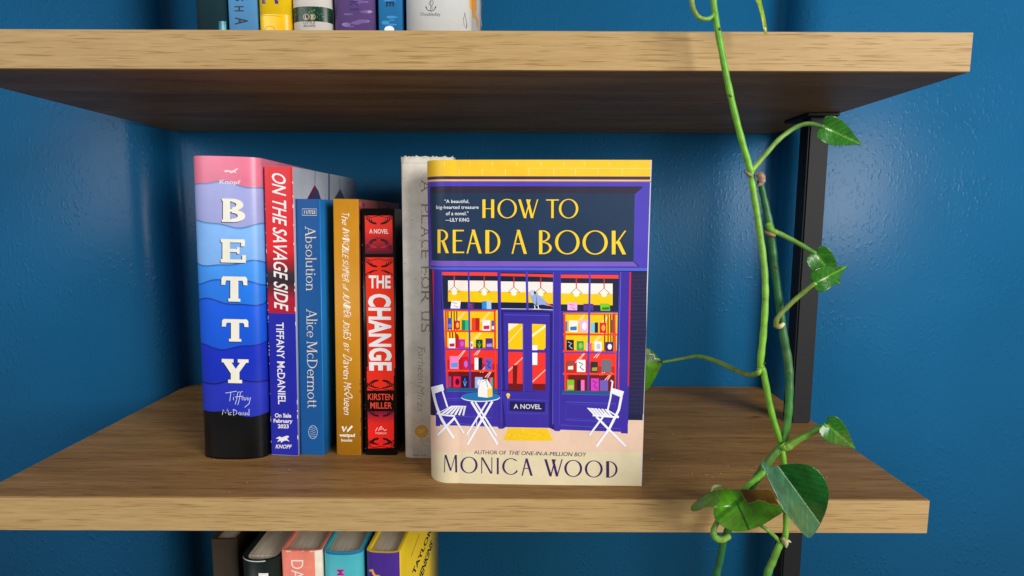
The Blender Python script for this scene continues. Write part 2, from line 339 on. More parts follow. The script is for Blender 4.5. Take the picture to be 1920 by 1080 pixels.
class Book:
    """root empty at the base of the spine; local -y is the spine, +x the front cover"""
    def __init__(self, name, label, cat, group, loc, rz, w, depth, h, col, mat, b=.002, n=4.0, t=.0008, inset=.0, bow=0.0, lean=0.0):
        self.loc = Vector(loc); self.rz = rz; self.w, self.h, self.depth = w, h, depth; self.mat = mat
        self.root = empty(name, loc, rz); self.root.rotation_euler = (0, math.radians(lean), rz); self.tl = math.tan(math.radians(lean)); tag(self.root, label, cat, group)
        pts = []
        for k in range(61):
            a = -math.pi / 2 + math.pi * k / 60
            sx = math.copysign(abs(math.sin(a)) ** (2 / n), math.sin(a)) * w / 2
            pts.append((sx, b * (1 - max(0.0, math.cos(a)) ** (2 / n))))
        def side(y):
            f = (y - b) / (depth - b)
            return w / 2 + bow * (math.sin(math.pi * f) ** 2 * .8 - .55 * math.exp(-((y - b - .007) / .003) ** 2) + .35 * f * f)
        ys_ = [b + (depth - b) * k / 3 for k in (1, 2, 3)] if not bow else sorted([b + .002 + k * .0015 for k in range(8)] + [b + .018 + (depth - b - .018) * k / 12 for k in range(13)])
        path = [(-side(y), y) for y in reversed(ys_)] + pts + [(side(y), y) for y in ys_]
        P = np.array(path); keep = [0]
        for i in range(1, len(P)):
            if np.hypot(*(P[i] - P[keep[-1]])) > 1e-5: keep.append(i)
        P = P[keep]
        # dense arc-length samples
        seg = np.hypot(*np.diff(P, axis=0).T); cs = np.concatenate([[0], np.cumsum(seg)]); mid = cs[np.argmin(np.abs(P[:, 0]) + np.abs(P[:, 1]))]
        self.ps, self.P = cs - mid, P
        T = np.gradient(P, axis=0); T /= np.hypot(*T.T)[:, None] + 1e-12
        N = np.stack([T[:, 1], -T[:, 0]], 1)      # outward for this winding
        self.N = N
        lo, hi = self.ps[0], self.ps[-1]
        self.ss = np.linspace(lo, hi, 3000)
        self.cuts = [s for s in self.ps if abs(s) < (np.pi * max(b, .001) / 2 + w) or bow]
        # cover shell
        In = P - N * t; m = len(P); V = []; C = []
        for z in (0.0, h):
            V += [(x, y, z) for x, y in P]
        for z in (0.0, h):
            V += [(x, y, z) for x, y in In]
        Fc = []
        for i in range(m - 1):
            Fc += [(i, i + 1, m + i + 1, m + i), (2 * m + i, 3 * m + i, 3 * m + i + 1, 2 * m + i + 1), (m + i, m + i + 1, 3 * m + i + 1, 3 * m + i), (i, 2 * m + i, 2 * m + i + 1, i + 1)]
        Fc += [(0, m, 3 * m, 2 * m), (m - 1, 3 * m - 1, 4 * m - 1, 2 * m - 1)]
        cols = [lin(col)] * len(V)
        self.cover = mesh_obj('cover', V, Fc, mat, self.root, False, cols)
        for p in self.cover.data.polygons: p.use_smooth = abs(p.normal.z) < .5
        e = t + .0002
        pg = box_bm(-w / 2 + e + bow, w / 2 - e - bow, b + e, depth - max(inset, .0006), inset + (.0003 if not inset else 0), h - inset - .0002)
        bm_obj('page_block', pg, M_PAGE, self.root)
        self.prints = {}
    def uv2loc(self, s, z, off):
        s = np.asarray(s)
        x = np.interp(s, self.ps, self.P[:, 0]); y = np.interp(s, self.ps, self.P[:, 1])
        nx = np.interp(s, self.ps, self.N[:, 0]); ny = np.interp(s, self.ps, self.N[:, 1])
        return np.stack([x + nx * off, y + ny * off, z], -1)
    def px(self, pts):
        """points of the picture -> (arc length, height) on this book's cover"""
        c, s_ = math.cos(self.rz), math.sin(self.rz)
        xs = np.interp(self.ss, self.ps, self.P[:, 0]); ys = np.interp(self.ss, self.ps, self.P[:, 1])
        nx = np.interp(self.ss, self.ps, self.N[:, 0]); ny = np.interp(self.ss, self.ps, self.N[:, 1])
        wx = self.loc.x + c * xs - s_ * ys - CAM.x; wy = self.loc.y + s_ * xs + c * ys - CAM.y
        fx = c * nx - s_ * ny; fy = s_ * nx + c * ny
        front = (fx * wx + fy * wy) < 0
        ang = wx / wy
        idx = np.where(front)[0]; a = ang[idx]; S_ = self.ss[idx]
        o = np.argsort(a); a = a[o]; S_ = S_[o]; WY = wy[idx][o]; WX = wx[idx][o]
        out = []
        for (x, y) in pts:
            r = ray(x, y); ta = r.x / r.y
            te = ta
            for it in range(3 if self.tl else 1):
                s = np.interp(te, a, S_); d = np.interp(te, a, WY)
                te = ta - (CAM.z + r.z / r.y * float(d) - self.loc.z) * self.tl / float(d)
            out.append((float(s), CAM.z + r.z / r.y * float(d) - self.loc.z))
        return out
    def layer(self, name):
        return self.prints.setdefault(name, [])
    def poly(self, name, pts, col, lay=1, sz=False):
        q = pts if sz else self.px(pts)
        cl = [lin(c) for c in col] if isinstance(col[0], (tuple, list)) else [lin(col)] * len(q)
        self.layer(name).append((q, cl, lay, None))
    def tris(self, name, V, Fs, col, lay=2):
        q = self.px([tuple(v) for v in V])
        self.layer(name).append((q, [lin(col)] * len(q), lay, Fs))
    def band(self, name, z0, z1, c0, c1=None, s0=None, s1=None, lay=1):
        s0 = self.ps[0] if s0 is None else s0; s1 = self.ps[-1] if s1 is None else s1
        c1 = c1 or c0
        self.poly(name, [(s0, z0), (s1, z0), (s1, z1), (s0, z1)], [c0, c0, c1, c1], lay, True)
    def glyphs(self, name, polys, box, col, lay=2, rot=False):
        """unit-box polygons fitted in the picture box x0,y0,x1,y1"""
        x0, y0, x1, y1 = box
        for p in polys:
            if rot: q = [(x0 + (x1 - x0) * v, y0 + (y1 - y0) * u) for u, v in p]
            else: q = [(x0 + (x1 - x0) * u, y1 - (y1 - y0) * v) for u, v in p]
            self.poly(name, q, col, lay)
    def text(self, name, body, box, col, rot=False, bold=0.0, shear=0.0, lay=2, slope=0.0):
        V, Fs = text_shape(body, bold)
        x0, y0, x1, y1 = box
        U = V.copy(); U[:, 0] += shear * (V[:, 1] - .5) * (abs(y1 - y0) / abs(x1 - x0) if not rot else abs(x1 - x0) / abs(y1 - y0))
        if rot: Q = np.stack([x0 + (x1 - x0) * U[:, 1] + slope * (U[:, 0] - .5), y0 + (y1 - y0) * U[:, 0]], 1)
        else: Q = np.stack([x0 + (x1 - x0) * U[:, 0], y1 - (y1 - y0) * U[:, 1] + slope * (U[:, 0] - .5)], 1)
        self.tris(name, Q, Fs, col, lay)
    def hand(self, name, body, box, col, lay=2, bold=-.006):
        """loose lettering running down a spine, every letter set by hand"""
        x0, y0, x1, y1 = box; rr = random.Random(len(body)); wts = [(.55 if c in 'iIlt' else 1.25 if c in 'mMwWQ' else 1.0) * rr.uniform(.85, 1.15) if c != ' ' else .6 for c in body]
        tot = sum(wts); y = y0
        for c, wt in zip(body, wts):
            dy = (y1 - y0) * wt / tot
            if c != ' ':
                hgt = (x1 - x0) * (1.0 if (c.isupper() or c in 'fthlkbd') else .62) * rr.uniform(.85, 1.12); xb = x0 + rr.uniform(-.06, .10) * (x1 - x0)
                self.text(name, c, (xb, y + dy * .08, xb + hgt, y + dy * rr.uniform(.86, .98)), col, rot=True, bold=bold, shear=rr.uniform(.15, .5), lay=lay, slope=rr.uniform(-.6, .6))
            y += dy
    def line(self, name, pts, w, col, lay=2, closed=False):
        """stroke of width w picture px along pts"""
        n = len(pts); L_, R_ = [], []
        for i in range(n):
            a = pts[(i - 1) % n] if (closed or i) else pts[0]; b = pts[(i + 1) % n] if (closed or i < n - 1) else pts[-1]
            dx, dy = b[0] - a[0], b[1] - a[1]; d = math.hypot(dx, dy) or 1
            ww = w[i] if isinstance(w, (list, tuple)) else w
            L_.append((pts[i][0] - dy / d * ww / 2, pts[i][1] + dx / d * ww / 2)); R_.append((pts[i][0] + dy / d * ww / 2, pts[i][1] - dx / d * ww / 2))
        m = n if closed else n - 1
        for i in range(m):
            j = (i + 1) % n
            self.poly(name, [L_[i], L_[j], R_[j], R_[i]], col, lay)
    def disc(self, name, c, r, col, lay=2, ry=None, n=16):
        ry = ry or r
        self.poly(name, [(c[0] + r * math.cos(2 * math.pi * k / n), c[1] + ry * math.sin(2 * math.pi * k / n)) for k in range(n)], col, lay)
    def ring(self, name, c, r, w, col, lay=2, ry=None, n=20):
        ry = ry or r
        self.line(name, [(c[0] + r * math.cos(2 * math.pi * k / n), c[1] + ry * math.sin(2 * math.pi * k / n)) for k in range(n)], w, col, lay, True)
    def build(self, parents=None):
        for name, items in self.prints.items():
            bm = bmesh.new(); cl = bm.loops.layers.float_color.new('Col')
            for ii, (q, cols, lay, Fs) in enumerate(items):
                vs_ = [bm.verts.new((s, z, lay + (ii % 41) * 0.02)) for s, z in q]
                for f in (Fs or [tuple(range(len(q)))]):
                    try: fc = bm.faces.new([vs_[i] for i in f])
                    except ValueError: continue
                    for l, i in zip(fc.loops, f): l[cl] = cols[i]
            bmesh.ops.triangulate(bm, faces=[f for f in bm.faces if len(f.verts) > 4])
            smin = min(v.co.x for v in bm.verts); smax = max(v.co.x for v in bm.verts)
            for s in self.cuts:
                if smin + 1e-5 < s < smax - 1e-5:
                    fs = [f for f in bm.faces if min(v.co.x for v in f.verts) < s - 1e-6 and max(v.co.x for v in f.verts) > s + 1e-6]
                    if not fs: continue
                    ed = {e for f in fs for e in f.edges}; ve = {v for f in fs for v in f.verts}
                    bmesh.ops.bisect_plane(bm, geom=list(ve) + list(ed) + fs, plane_co=(s, 0, 0), plane_no=(1, 0, 0), dist=1e-7)
            arr = np.array([v.co[:] for v in bm.verts]); arr[:, 1] = np.clip(arr[:, 1], 0.0001, self.h - .00005)
            loc = self.uv2loc(arr[:, 0], arr[:, 1], arr[:, 2] * 4.0e-5)
            for v, c in zip(bm.verts, loc): v.co = c
            # make every face look outwards
            bm.normal_update()
            for f in bm.faces:
                c = f.calc_center_median(); s = np.interp(0, [0], [0])
                i = int(np.argmin((self.P[:, 0] - c.x) ** 2 + (self.P[:, 1] - c.y) ** 2))
                if f.normal.x * self.N[i, 0] + f.normal.y * self.N[i, 1] < 0: f.normal_flip()
            me = bpy.data.meshes.new(name); bm.to_mesh(me); bm.free()
            me.materials.append(self.mat)
            o = bpy.data.objects.new(name, me); link(o); o.parent = self.cover
            if name == 'jacket_wear': o['kind'] = 'stuff'

# ---- the main book, front cover towards the viewer
def main_book():
    R_ = on(1203, 911, 0); L_ = on(812, 905.5, 0)
    d = Vector((R_.x - L_.x, R_.y - L_.y)); yaw = math.atan2(d.y, d.x)
    w, b = 0.033, 0.0165
    # spine tip: cover plane is at local x = +w/2; local +y runs along the cover to the right
    u = Vector((math.cos(yaw), math.sin(yaw))); nrm = Vector((-u.y, u.x))
    tipx = at(801, 600, 0.04).x + 0.0012
    k = (tipx - R_.x) / u.x
    base = Vector((R_.x, R_.y)) + u * k + nrm * (w / 2)
    depth = -k
    h = at(1224, 300, R_.y).z
    B = Book('standing_book', 'purple and yellow book with a shop front on its cover, facing out', 'book', None,
             (base.x, base.y, 0), yaw - math.pi / 2, w, depth, h, (236, 222, 188), M_MATTE, b=b, n=2.0, t=.0022, inset=.0035, bow=.0008)
    I = 'cover_illustration'; T = 'title_lettering'
    z3, z4, z5, z6, z7 = Zm(780, 280, 4.174), Zm(780, 490, 4.32), Zm(1000, 490, 4.32), Zm(780, 690, 4.5), Zm(1000, 690, 4.5)
    zz = lambda y: B.px([(1010, y)])[0][1]
    s0, s1 = -w * .7, B.ps[-1]
    PUR, LPUR, BL, DB, NAVY = (74, 62, 182), (120, 88, 192), (58, 44, 158), (36, 26, 112), (20, 31, 62)
    RED, YEL, CRM, DRED, MRED, WHT = (250, 66, 44), (253, 200, 6), (250, 234, 226), (112, 14, 22), (206, 22, 34), (244, 242, 244)
    TEAL, LB_ = (22, 88, 132), (84, 96, 214)
    bd = lambda a, c, col, lay=1, col2=None: B.band(I, zz(c), zz(a), col, col2, s0, s1, lay)
    bd(299.5, 330.5, (244, 196, 44)); bd(330.5, 336.5, (58, 44, 82)); bd(336.5, 341, (244, 190, 84)); bd(341, 502, PUR)
    bd(502, 507, (80, 98, 216)); bd(507, 786, NAVY)
    bd(786, 838, (228, 196, 172)); bd(838, 912.5, (218, 206, 172), 1, (222, 209, 174))
    # brick courses of the yellow top and the dark side
    B.poly(I, z3((860, 146), (1850, 148), (1850, 152), (860, 149)), (255, 222, 120), 2)
    for x in (220, 420, 595, 788, 975, 1157, 1316, 1510): B.poly(I, z3((x, 100), (x + 5, 100), (x + 5, 133), (x, 133)), (255, 226, 130), 2)
    for x in (335, 518, 696, 880, 1076, 1244, 1420, 1610): B.poly(I, z3((x, 155), (x + 5, 155), (x + 5, 203), (x, 203)), (255, 226, 130), 2)
    # sign panel
    B.poly(I, z3((110, 292), (1770, 290), (1712, 345), (112, 345)), (44, 36, 58), 2)
    B.poly(I, z3((1770, 290), (1712, 345), (1712, 350), (1776, 295)), (40, 32, 60), 3)
    B.poly(I, z3((108, 345), (1712, 345), (1702, 882), (126, 870)), (25, 50, 80), 2)
    B.poly(I, z3((124, 868), (1702, 880), (1742, 918), (106, 908)), LPUR, 2)
    B.poly(I, z3((1702, 878), (1710, 876), (1748, 918), (1740, 920)), (40, 32, 70), 3)
    B.poly(I, z3((84, 256), (1846, 250), (1846, 257), (84, 263)), (132, 100, 190), 3)
    B.poly(I, z3((98, 905), (1742, 916), (1742, 922), (98, 912)), (60, 50, 150), 3)
    # pilasters and front
    B.poly(I, z4((118, 64), (800, 76), (1000, 80), (1000, 1345), (118, 1300)), NAVY, 2)
    B.poly(I, z4((134, 66), (146, 66), (168, 980), (156, 980)), (226, 34, 60), 3)
    front = z4((146, 66), (210, 68)) + z5((785, 84), (776, 1000)) + z7((797, 552),) + z6((168, 480), (150, 130))
    B.poly(I, front, BL, 3)
    B.poly(I, z5((779, 86), (792, 86), (775, 1010), (764, 1010)), (214, 28, 74), 4)
    # right-hand dark brick side
    B.poly(I, z5((792, 92), (920, 88), (915, 560), (790, 560)), (36, 34, 72), 2)
    B.poly(I, z5((790, 560), (915, 560), (890, 1240), (772, 1240)), (34, 32, 70), 2)
    for k in range(34):
        y = 118 + k * 33.2; x1 = 918 - k * .75; x0 = 790 - k * .55
        B.poly(I, z5((x0, y), (x1, y - 2), (x1, y), (x0, y + 2)), (62, 60, 106), 3)
        for xx in ((x0 + 44 if k % 2 else x0 + 12), (x0 + 100 if k % 2 else x0 + 70)):
            B.poly(I, z5((xx, y), (xx + 2, y), (xx + 2, y + 32), (xx, y + 32)), (52, 50, 96), 3)
    # --- windows
    def win(zf, x0, x1, yo, mull, side):
        B.poly(I, zf((x0, 86 + yo), (x1, 90 + yo), (x1, 392 + yo), (x0, 386 + yo)), NAVY, 4)
        B.poly(I, zf((x0, 86 + yo), (x1, 90 + yo), (x1, 118 + yo), (x0, 112 + yo)), RED, 5)
        B.poly(I, zf((x0 + (55 if side < 0 else 0), 154 + yo), (x1 - (55 if side > 0 else 0), 158 + yo), (x1 - (55 if side > 0 else 0), 244 + yo), (x0 + (55 if side < 0 else 0), 238 + yo)), CRM, 5)
        B.poly(I, zf((x0 + (55 if side < 0 else 0), 236 + yo), (x1 - (55 if side > 0 else 0), 246 + yo), (x1 - (55 if side > 0 else 0), 334 + yo), (x0 + (55 if side < 0 else 0), 325 + yo)), YEL, 6)
        B.poly(I, zf((x0 + 20, 395 + yo), (x1, 395 + yo), (x1, 708 + yo), (x0 + 25, 700 + yo)), YEL, 4)
        B.poly(I, zf((x0 + 25, 712 + yo), (x1, 716 + yo), (x1, 1032 + yo), (x0 + 36, 1026 + yo)), MRED, 4)
        B.poly(I, zf((x0 + 25, 715 + yo), (x1, 718 + yo), (x1, 832 + yo), (mull + 10, 828 + yo), (mull - 10, 770 + yo), (x0 + 25, 800 + yo)), (242, 50, 40), 5)
        B.poly(I, zf((x0 + 60, 890 + yo), (x1 - 30, 894 + yo), (x1 - 30, 1030 + yo), (x0 + 60, 1026 + yo)), DRED, 5)
        # glints
        for gx, gy, gl in ((310, 500, 90), (520, 490, 80), (460, 640, 100), (470, 760, 70), (520, 900, 90), (320, 800, 80), (560, 940, 60)):
            gx = x0 + (gx - 210)
            if gx + gl > x1 - 20: gl = x1 - 20 - gx
            c = (255, 232, 150) if gy < 690 else (255, 190, 180)
            for o_ in (0, 20):
                B.poly(I, zf((gx + o_, gy + yo), (gx + o_ + 10, gy + yo), (gx + gl + o_ * .4, gy - gl + yo), (gx + gl - 8 + o_ * .4, gy - gl + yo)), c, 6)
    def case(zf, xa, xb, yo, posts):
        for y0_, y1_ in ((393, 404), (556, 572), (692, 706), (876, 892)):
            B.poly(I, zf((xa, y0_ + yo), (xb, y0_ + 3 + yo), (xb, y1_ + 3 + yo), (xa, y1_ + yo)), (240, 70, 34), 7)
        for p in posts:
            B.poly(I, zf((p, 393 + yo), (p + 15, 393 + yo), (p + 24, 1026 + yo), (p + 9, 1026 + yo)), (236, 64, 34), 7)
    win(z4, 205, 662, 0, 428, -1); case(z4, 234, 650, 0, (234, 630))
    win(z5, 224, 697, 22, 458, 1); case(z5, 240, 680, 26, (244, 650))
    for x in (255, 282, 305, 326): B.poly(I, z4((x, 400), (x + 8, 400), (x + 10, 560), (x + 2, 560)), DRED if x % 2 else NAVY, 6)
    for x in (270, 292, 316): B.poly(I, z4((x, 572), (x + 9, 572), (x + 12, 700), (x + 2, 700)), DRED, 6)
    for x in (572, 600, 622, 640): B.poly(I, z5((x, 430), (x + 10, 430), (x + 10, 720), (x + 2, 720)), DRED if x % 20 else (150, 20, 20), 6)
    B.poly(I, z4((318, 590), (335, 584), (348, 610), (350, 640), (346, 700), (320, 700)), (190, 24, 24), 7)
    # door transom
    B.poly(I, z4((686, 90), (1000, 96), (1000, 392), (686, 386)), NAVY, 4); B.poly(I, z5((-4, 92), (160, 98), (160, 392), (-4, 388)), NAVY, 4)
    B.poly(I, z4((686, 98), (1003, 104)) + z5((160, 106), (160, 130)) + z4((1000, 124), (686, 118)), RED, 5)
    B.poly(I, z4((686, 162), (1000, 166)) + z5((158, 168), (158, 254)) + z4((1000, 252), (686, 248)), CRM, 5)
    B.poly(I, z4((686, 246), (1000, 252)) + z5((158, 254), (158, 345)) + z4((1000, 336), (686, 330)), YEL, 6)
    B.poly(I, z4((686, 380), (1000, 384)) + z5((160, 390), (160, 396)) + z4((1000, 390), (686, 386)), (196, 204, 232), 6)
    # lamps
    for zf, cx, cy in ((z4, 310, 252), (z4, 553, 256), (z4, 793, 258), (z5, 60, 262), (z5, 348, 266), (z5, 573, 268)):
        B.poly(I, zf((cx - 4, cy - 134), (cx + 4, cy - 134), (cx + 4, cy - 48), (cx - 4, cy - 48)), (206, 50, 44), 7)
        B.line(I, zf((cx - 46, cy - 8), (cx - 28, cy - 26), (cx, cy - 50), (cx + 28, cy - 26), (cx + 46, cy - 8)), .9, (132, 70, 56), 7)
        B.line(I, zf((cx - 46, cy - 8), (cx - 20, cy - 2), (cx + 20, cy - 2), (cx + 46, cy - 8)), .8, (150, 90, 50), 7)
        c = zf((cx, cy + 2))[0]; B.disc(I, c, 5.2, (255, 246, 214), 8, 4.2)
    # mullions
    BLM = (72, 64, 184)
    def vbar(zf, x, w_, y0_, y1_, lay=9, lean=14, col=BLM):
        B.poly(I, zf((x, y0_), (x + w_, y0_), (x + w_ + lean, y1_), (x + lean, y1_)), col, lay)
    vbar(z4, 420, 13, 78, 1030); vbar(z4, 888, 18, 82, 392, lean=6); vbar(z5, 450, 15, 90, 1056, lean=-14)
    vbar(z4, 660, 26, 76, 1300, lean=16, col=BL); vbar(z4, 676, 6, 76, 1300, 10, 16, BLM)
    vbar(z5, 160, 64, 84, 1320, lean=-8, col=BL); vbar(z5, 160, 5, 84, 1320, 10, -6, (88, 90, 214)); vbar(z5, 216, 6, 84, 1320, 10, -8, BLM)
    vbar(z4, 204, 8, 76, 1030, 9, 38, BLM); vbar(z5, 692, 18, 84, 1060, 9, -24, BL); vbar(z5, 706, 3, 84, 1060, 10, -24, (120, 130, 220))
    for zf, x0, x1, y, dy in ((z4, 215, 662, 382, 4), (z4, 232, 664, 706, 6), (z5, 222, 694, 404, 4), (z5, 222, 690, 732, 8)):
        B.poly(I, zf((x0, y), (x1, y + dy), (x1, y + dy + 9), (x0, y + 9)), BLM, 9)
    for zf, x0, x1, y, dy in ((z4, 246, 664, 1024, 8), (z5, 226, 692, 1046, 10)):
        B.poly(I, zf((x0, y), (x1, y + dy), (x1, y + dy + 28), (x0, y + 26)), TEAL, 8)
        B.poly(I, zf((x0, y + 26), (x1, y + dy + 28), (x1, y + dy + 31), (x0, y + 29)), LB_, 9)
    # door
    B.poly(I, z4((690, 392), (1000, 396)) + z5((160, 404), (150, 1330)) + z6((750, 496), (714, 210)), BL, 5)
    B.poly(I, z4((690, 396), (1000, 400)) + z5((150, 408), (150, 420)) + z4((1000, 414), (700, 410)), DB, 6)
    B.poly(I, z4((692, 400), (706, 402), (722, 1100), (706, 1100)), DB, 6); B.poly(I, z5((134, 412), (156, 412), (148, 1330), (122, 1330)), DB, 6)
    B.line(I, z4((716, 432), (1000, 437)) + z5((132, 440)), .9, LB_, 7)
    def pane(zf, x0, x1, y0_, y1_, ys):
        B.poly(I, zf((x0, y0_), (x1, y0_ + 4), (x1, ys), (x0, ys - 2)), YEL, 7)
        B.poly(I, zf((x0, ys), (x1, ys + 2), (x1, y1_), (x0, y1_ - 6)), (240, 52, 42), 7)
        B.poly(I, zf((x0, y1_ - 60), (x1, y1_ - 56), (x1, y1_), (x0, y1_ - 6)), DRED, 8)
        B.poly(I, zf((x0, y0_ + 2), (x0 + (x1 - x0) * .75, y0_ + 3), (x0, y0_ + 66)), (255, 238, 200), 8)
        B.poly(I, zf((x0, ys - 60), (x1, ys - 190), (x1, ys - 180), (x0, ys - 48)), (255, 232, 150), 8)
        B.poly(I, zf((x0, y1_ - 170), (x1, y1_ - 275), (x1, y1_ - 262), (x0, y1_ - 150)), (255, 170, 160), 8)
    pane(z4, 748, 864, 502, 1048, 712); pane(z4, 940, 1040, 506, 1046, 715)
    B.poly(I, z4((784, 840), (822, 840), (816, 990), (786, 990)), DRED, 9); B.poly(I, z4((745, 714), (1042, 718), (1042, 736), (745, 732)), BL, 9)
    B.poly(I, z5((-60, 508), (100, 510), (100, 704), (-60, 702)), YEL, 8) ; B.poly(I, z5((-20, 600), (98, 512), (101, 512), (101, 532), (-20, 622)), (255, 238, 190), 9)
    B.poly(I, z5((-60, 738), (100, 740), (100, 1046), (-60, 1040)), (240, 52, 42), 8); B.poly(I, z5((-60, 990), (100, 992), (100, 1046), (-60, 1040)), DRED, 9)
    B.poly(I, z5((-10, 970), (98, 872), (98, 884), (-10, 984)), (255, 180, 170), 9)
    B.poly(I, z5((-62, 680), (32, 678), (32, 838), (-62, 838)), WHT, 9); B.poly(I, z5((-62, 718), (104, 720), (104, 740), (-62, 738)), BL, 10)
    vbar(z4, 864, 76, 500, 1060, 10, 4, BL); vbar(z4, 868, 3, 500, 1060, 11, 4, LB_)
    vbar(z5, 100, 34, 500, 1060, 10, -2, BL)
    B.poly(I, z4((690, 1050), (1000, 1056)) + z5((130, 1058), (126, 1330)) + z6((760, 496), (722, 180)), BL, 10)
    B.poly(I, z6((792, 278), (1035, 288)) + z7((98, 290), (96, 366)) + z6((1035, 366), (790, 356)), (22, 22, 88), 11)
    B.line(I, z6((772, 262), (1035, 270)) + z7((116, 272), (112, 386)) + z6((1035, 384), (770, 376), (772, 262)), .7, (82, 88, 200), 11)
    B.disc(I, z6((778, 226))[0], 3.6, (248, 210, 80), 11, 3.4); B.disc(I, z6((779, 242))[0], 2.4, (236, 190, 60), 11, 3.2)
    # lower panels
    for zf, q in ((z6, ((262, 255), (640, 262), (640, 418), (262, 404))), (z7, ((275, 284), (695, 300), (690, 458), (272, 436)))):
        B.line(I, zf(*q), .9, (86, 92, 204), 5, True)
        cx = sum(a for a, _ in q) / 4; cy = sum(b_ for _, b_ in q) / 4
        B.line(I, zf(*[(cx + (a - cx) * .93, cy + (b_ - cy) * .80) for a, b_ in q]), .6, (74, 72, 190), 5, True)
    B.line(I, z6((206, 452), (690, 492)), .7, (84, 96, 204), 5); B.line(I, z7((230, 480), (745, 512)), .7, (84, 96, 204), 5)
    B.poly(I, z6((168, 470), (205, 474), (205, 490), (168, 488)), BL, 3)
    # pavement edge
    B.poly(I, z6((118, 392), (168, 400), (168, 488), (205, 490), (205, 476), (690, 496), (698, 512), (735, 512), (755, 498)) + z7((135, 505), (190, 530), (228, 520), (738, 538), (740, 556), (797, 556), (797, 468), (936, 464), (930, 705)) + z6((118, 650),), (229, 197, 174), 4)
    B.poly(I, z6((690, 200), (724, 200), (750, 498), (735, 512), (698, 512)), BL, 6); B.poly(I, z6((722, 200), (740, 200), (752, 498), (738, 508)), DB, 7)
    B.poly(I, z7((136, 0), (170, 0), (180, 526), (135, 500)), DB, 6); B.poly(I, z7((166, 0), (232, 0), (228, 520), (222, 532), (178, 530)), BL, 7)
    # mat
    B.poly(I, z6((782, 506), (1035, 508)) + z7((118, 510), (166, 612)) + z6((1035, 614), (735, 608)), (242, 196, 24), 6)
    for k in range(46):
        mx = 770 + random.random() * 380; my = 520 + random.random() * 82
        B.poly(I, z6((mx, my), (mx + 14, my + 2), (mx + 14, my + 5), (mx, my + 3)), random.choice(((252, 220, 90), (216, 168, 10))), 7)
    # little books in the windows
    def bk(zf, x0, y0_, x1, y1_, col, col2=None, k=0, skew=0):
        B.poly(I, zf((x0 + skew, y0_), (x1 + skew, y0_ + 1), (x1, y1_), (x0, y1_ - 1)), col, 8)
        w_, h_ = x1 - x0, y1_ - y0_
        if col2:
            if k == 0: B.poly(I, zf((x0 + w_ * .15, y0_ + h_ * .55), (x1 - w_ * .1, y0_ + h_ * .5), (x1 - w_ * .1, y0_ + h_ * .85), (x0 + w_ * .15, y0_ + h_ * .85)), col2, 9)
            elif k == 1:
                c = zf((x0 + w_ * .55, y0_ + h_ * .5))[0]; B.disc(I, c, w_ * .28 / 4.3, col2, 9, h_ * .3 / 4.3)
            elif k == 2: B.line(I, zf((x0 + w_ * .2, y0_ + h_ * .2), (x0 + w_ * .7, y0_ + h_ * .35), (x0 + w_ * .35, y0_ + h_ * .6), (x0 + w_ * .8, y0_ + h_ * .85)), 1.6, col2, 9)
            elif k == 3: B.poly(I, zf((x0 + w_ * .5, y0_), (x1, y0_), (x1, y1_), (x0 + w_ * .5, y1_)), col2, 9)
            elif k == 4:
                for j in (.25, .5, .75): B.line(I, zf((x0 + w_ * .5, y0_ + h_ * .9), (x0 + w_ * j, y0_ + h_ * (.2 + abs(j - .5)))), 1.0, col2, 9)
    for a in ((280, 320, 356, 382, WHT, (150, 130, 160), 2, 8), (415, 335, 470, 384, (90, 40, 110), (170, 60, 120), 2), (535, 322, 610, 386, (40, 140, 210), (170, 205, 240), 3),
              (256, 458, 290, 550, (56, 76, 190), (120, 120, 210), 0), (314, 480, 356, 552, (208, 20, 60), (250, 190, 40), 1), (372, 474, 424, 558, (22, 130, 92), (40, 190, 130), 3), (452, 458, 515, 560, (236, 66, 36), (190, 28, 24), 3),
              (538, 474, 600, 562, WHT, (214, 20, 100), 0), (612, 478, 634, 564, (80, 90, 170), WHT, 0), (264, 622, 318, 702, WHT, (196, 30, 60), 0), (346, 630, 398, 704, (190, 40, 170), (220, 90, 190), 1),
              (440, 650, 462, 706, WHT, (220, 60, 40), 1), (486, 632, 540, 706, (30, 60, 40), (120, 200, 60), 4), (564, 622, 622, 706, (84, 34, 140), (170, 150, 220), 0),
              (274, 766, 346, 872, (236, 130, 190), (90, 150, 220), 0), (376, 786, 428, 876, (214, 24, 60), (180, 110, 220), 1), (474, 780, 538, 878, WHT, (20, 26, 50), 3), (560, 786, 616, 880, (110, 90, 190), (24, 26, 70), 2),
              (260, 930, 286, 1020, (150, 60, 120), None), (302, 930, 362, 1020, (232, 20, 80), (60, 10, 30), 1), (370, 926, 424, 1022, (18, 26, 70), (110, 150, 230), 4), (478, 936, 540, 1026, (150, 180, 232), (220, 230, 246), 1), (596, 940, 624, 1026, (226, 90, 170), (60, 170, 120), 3)):
        bk(z4, *a)
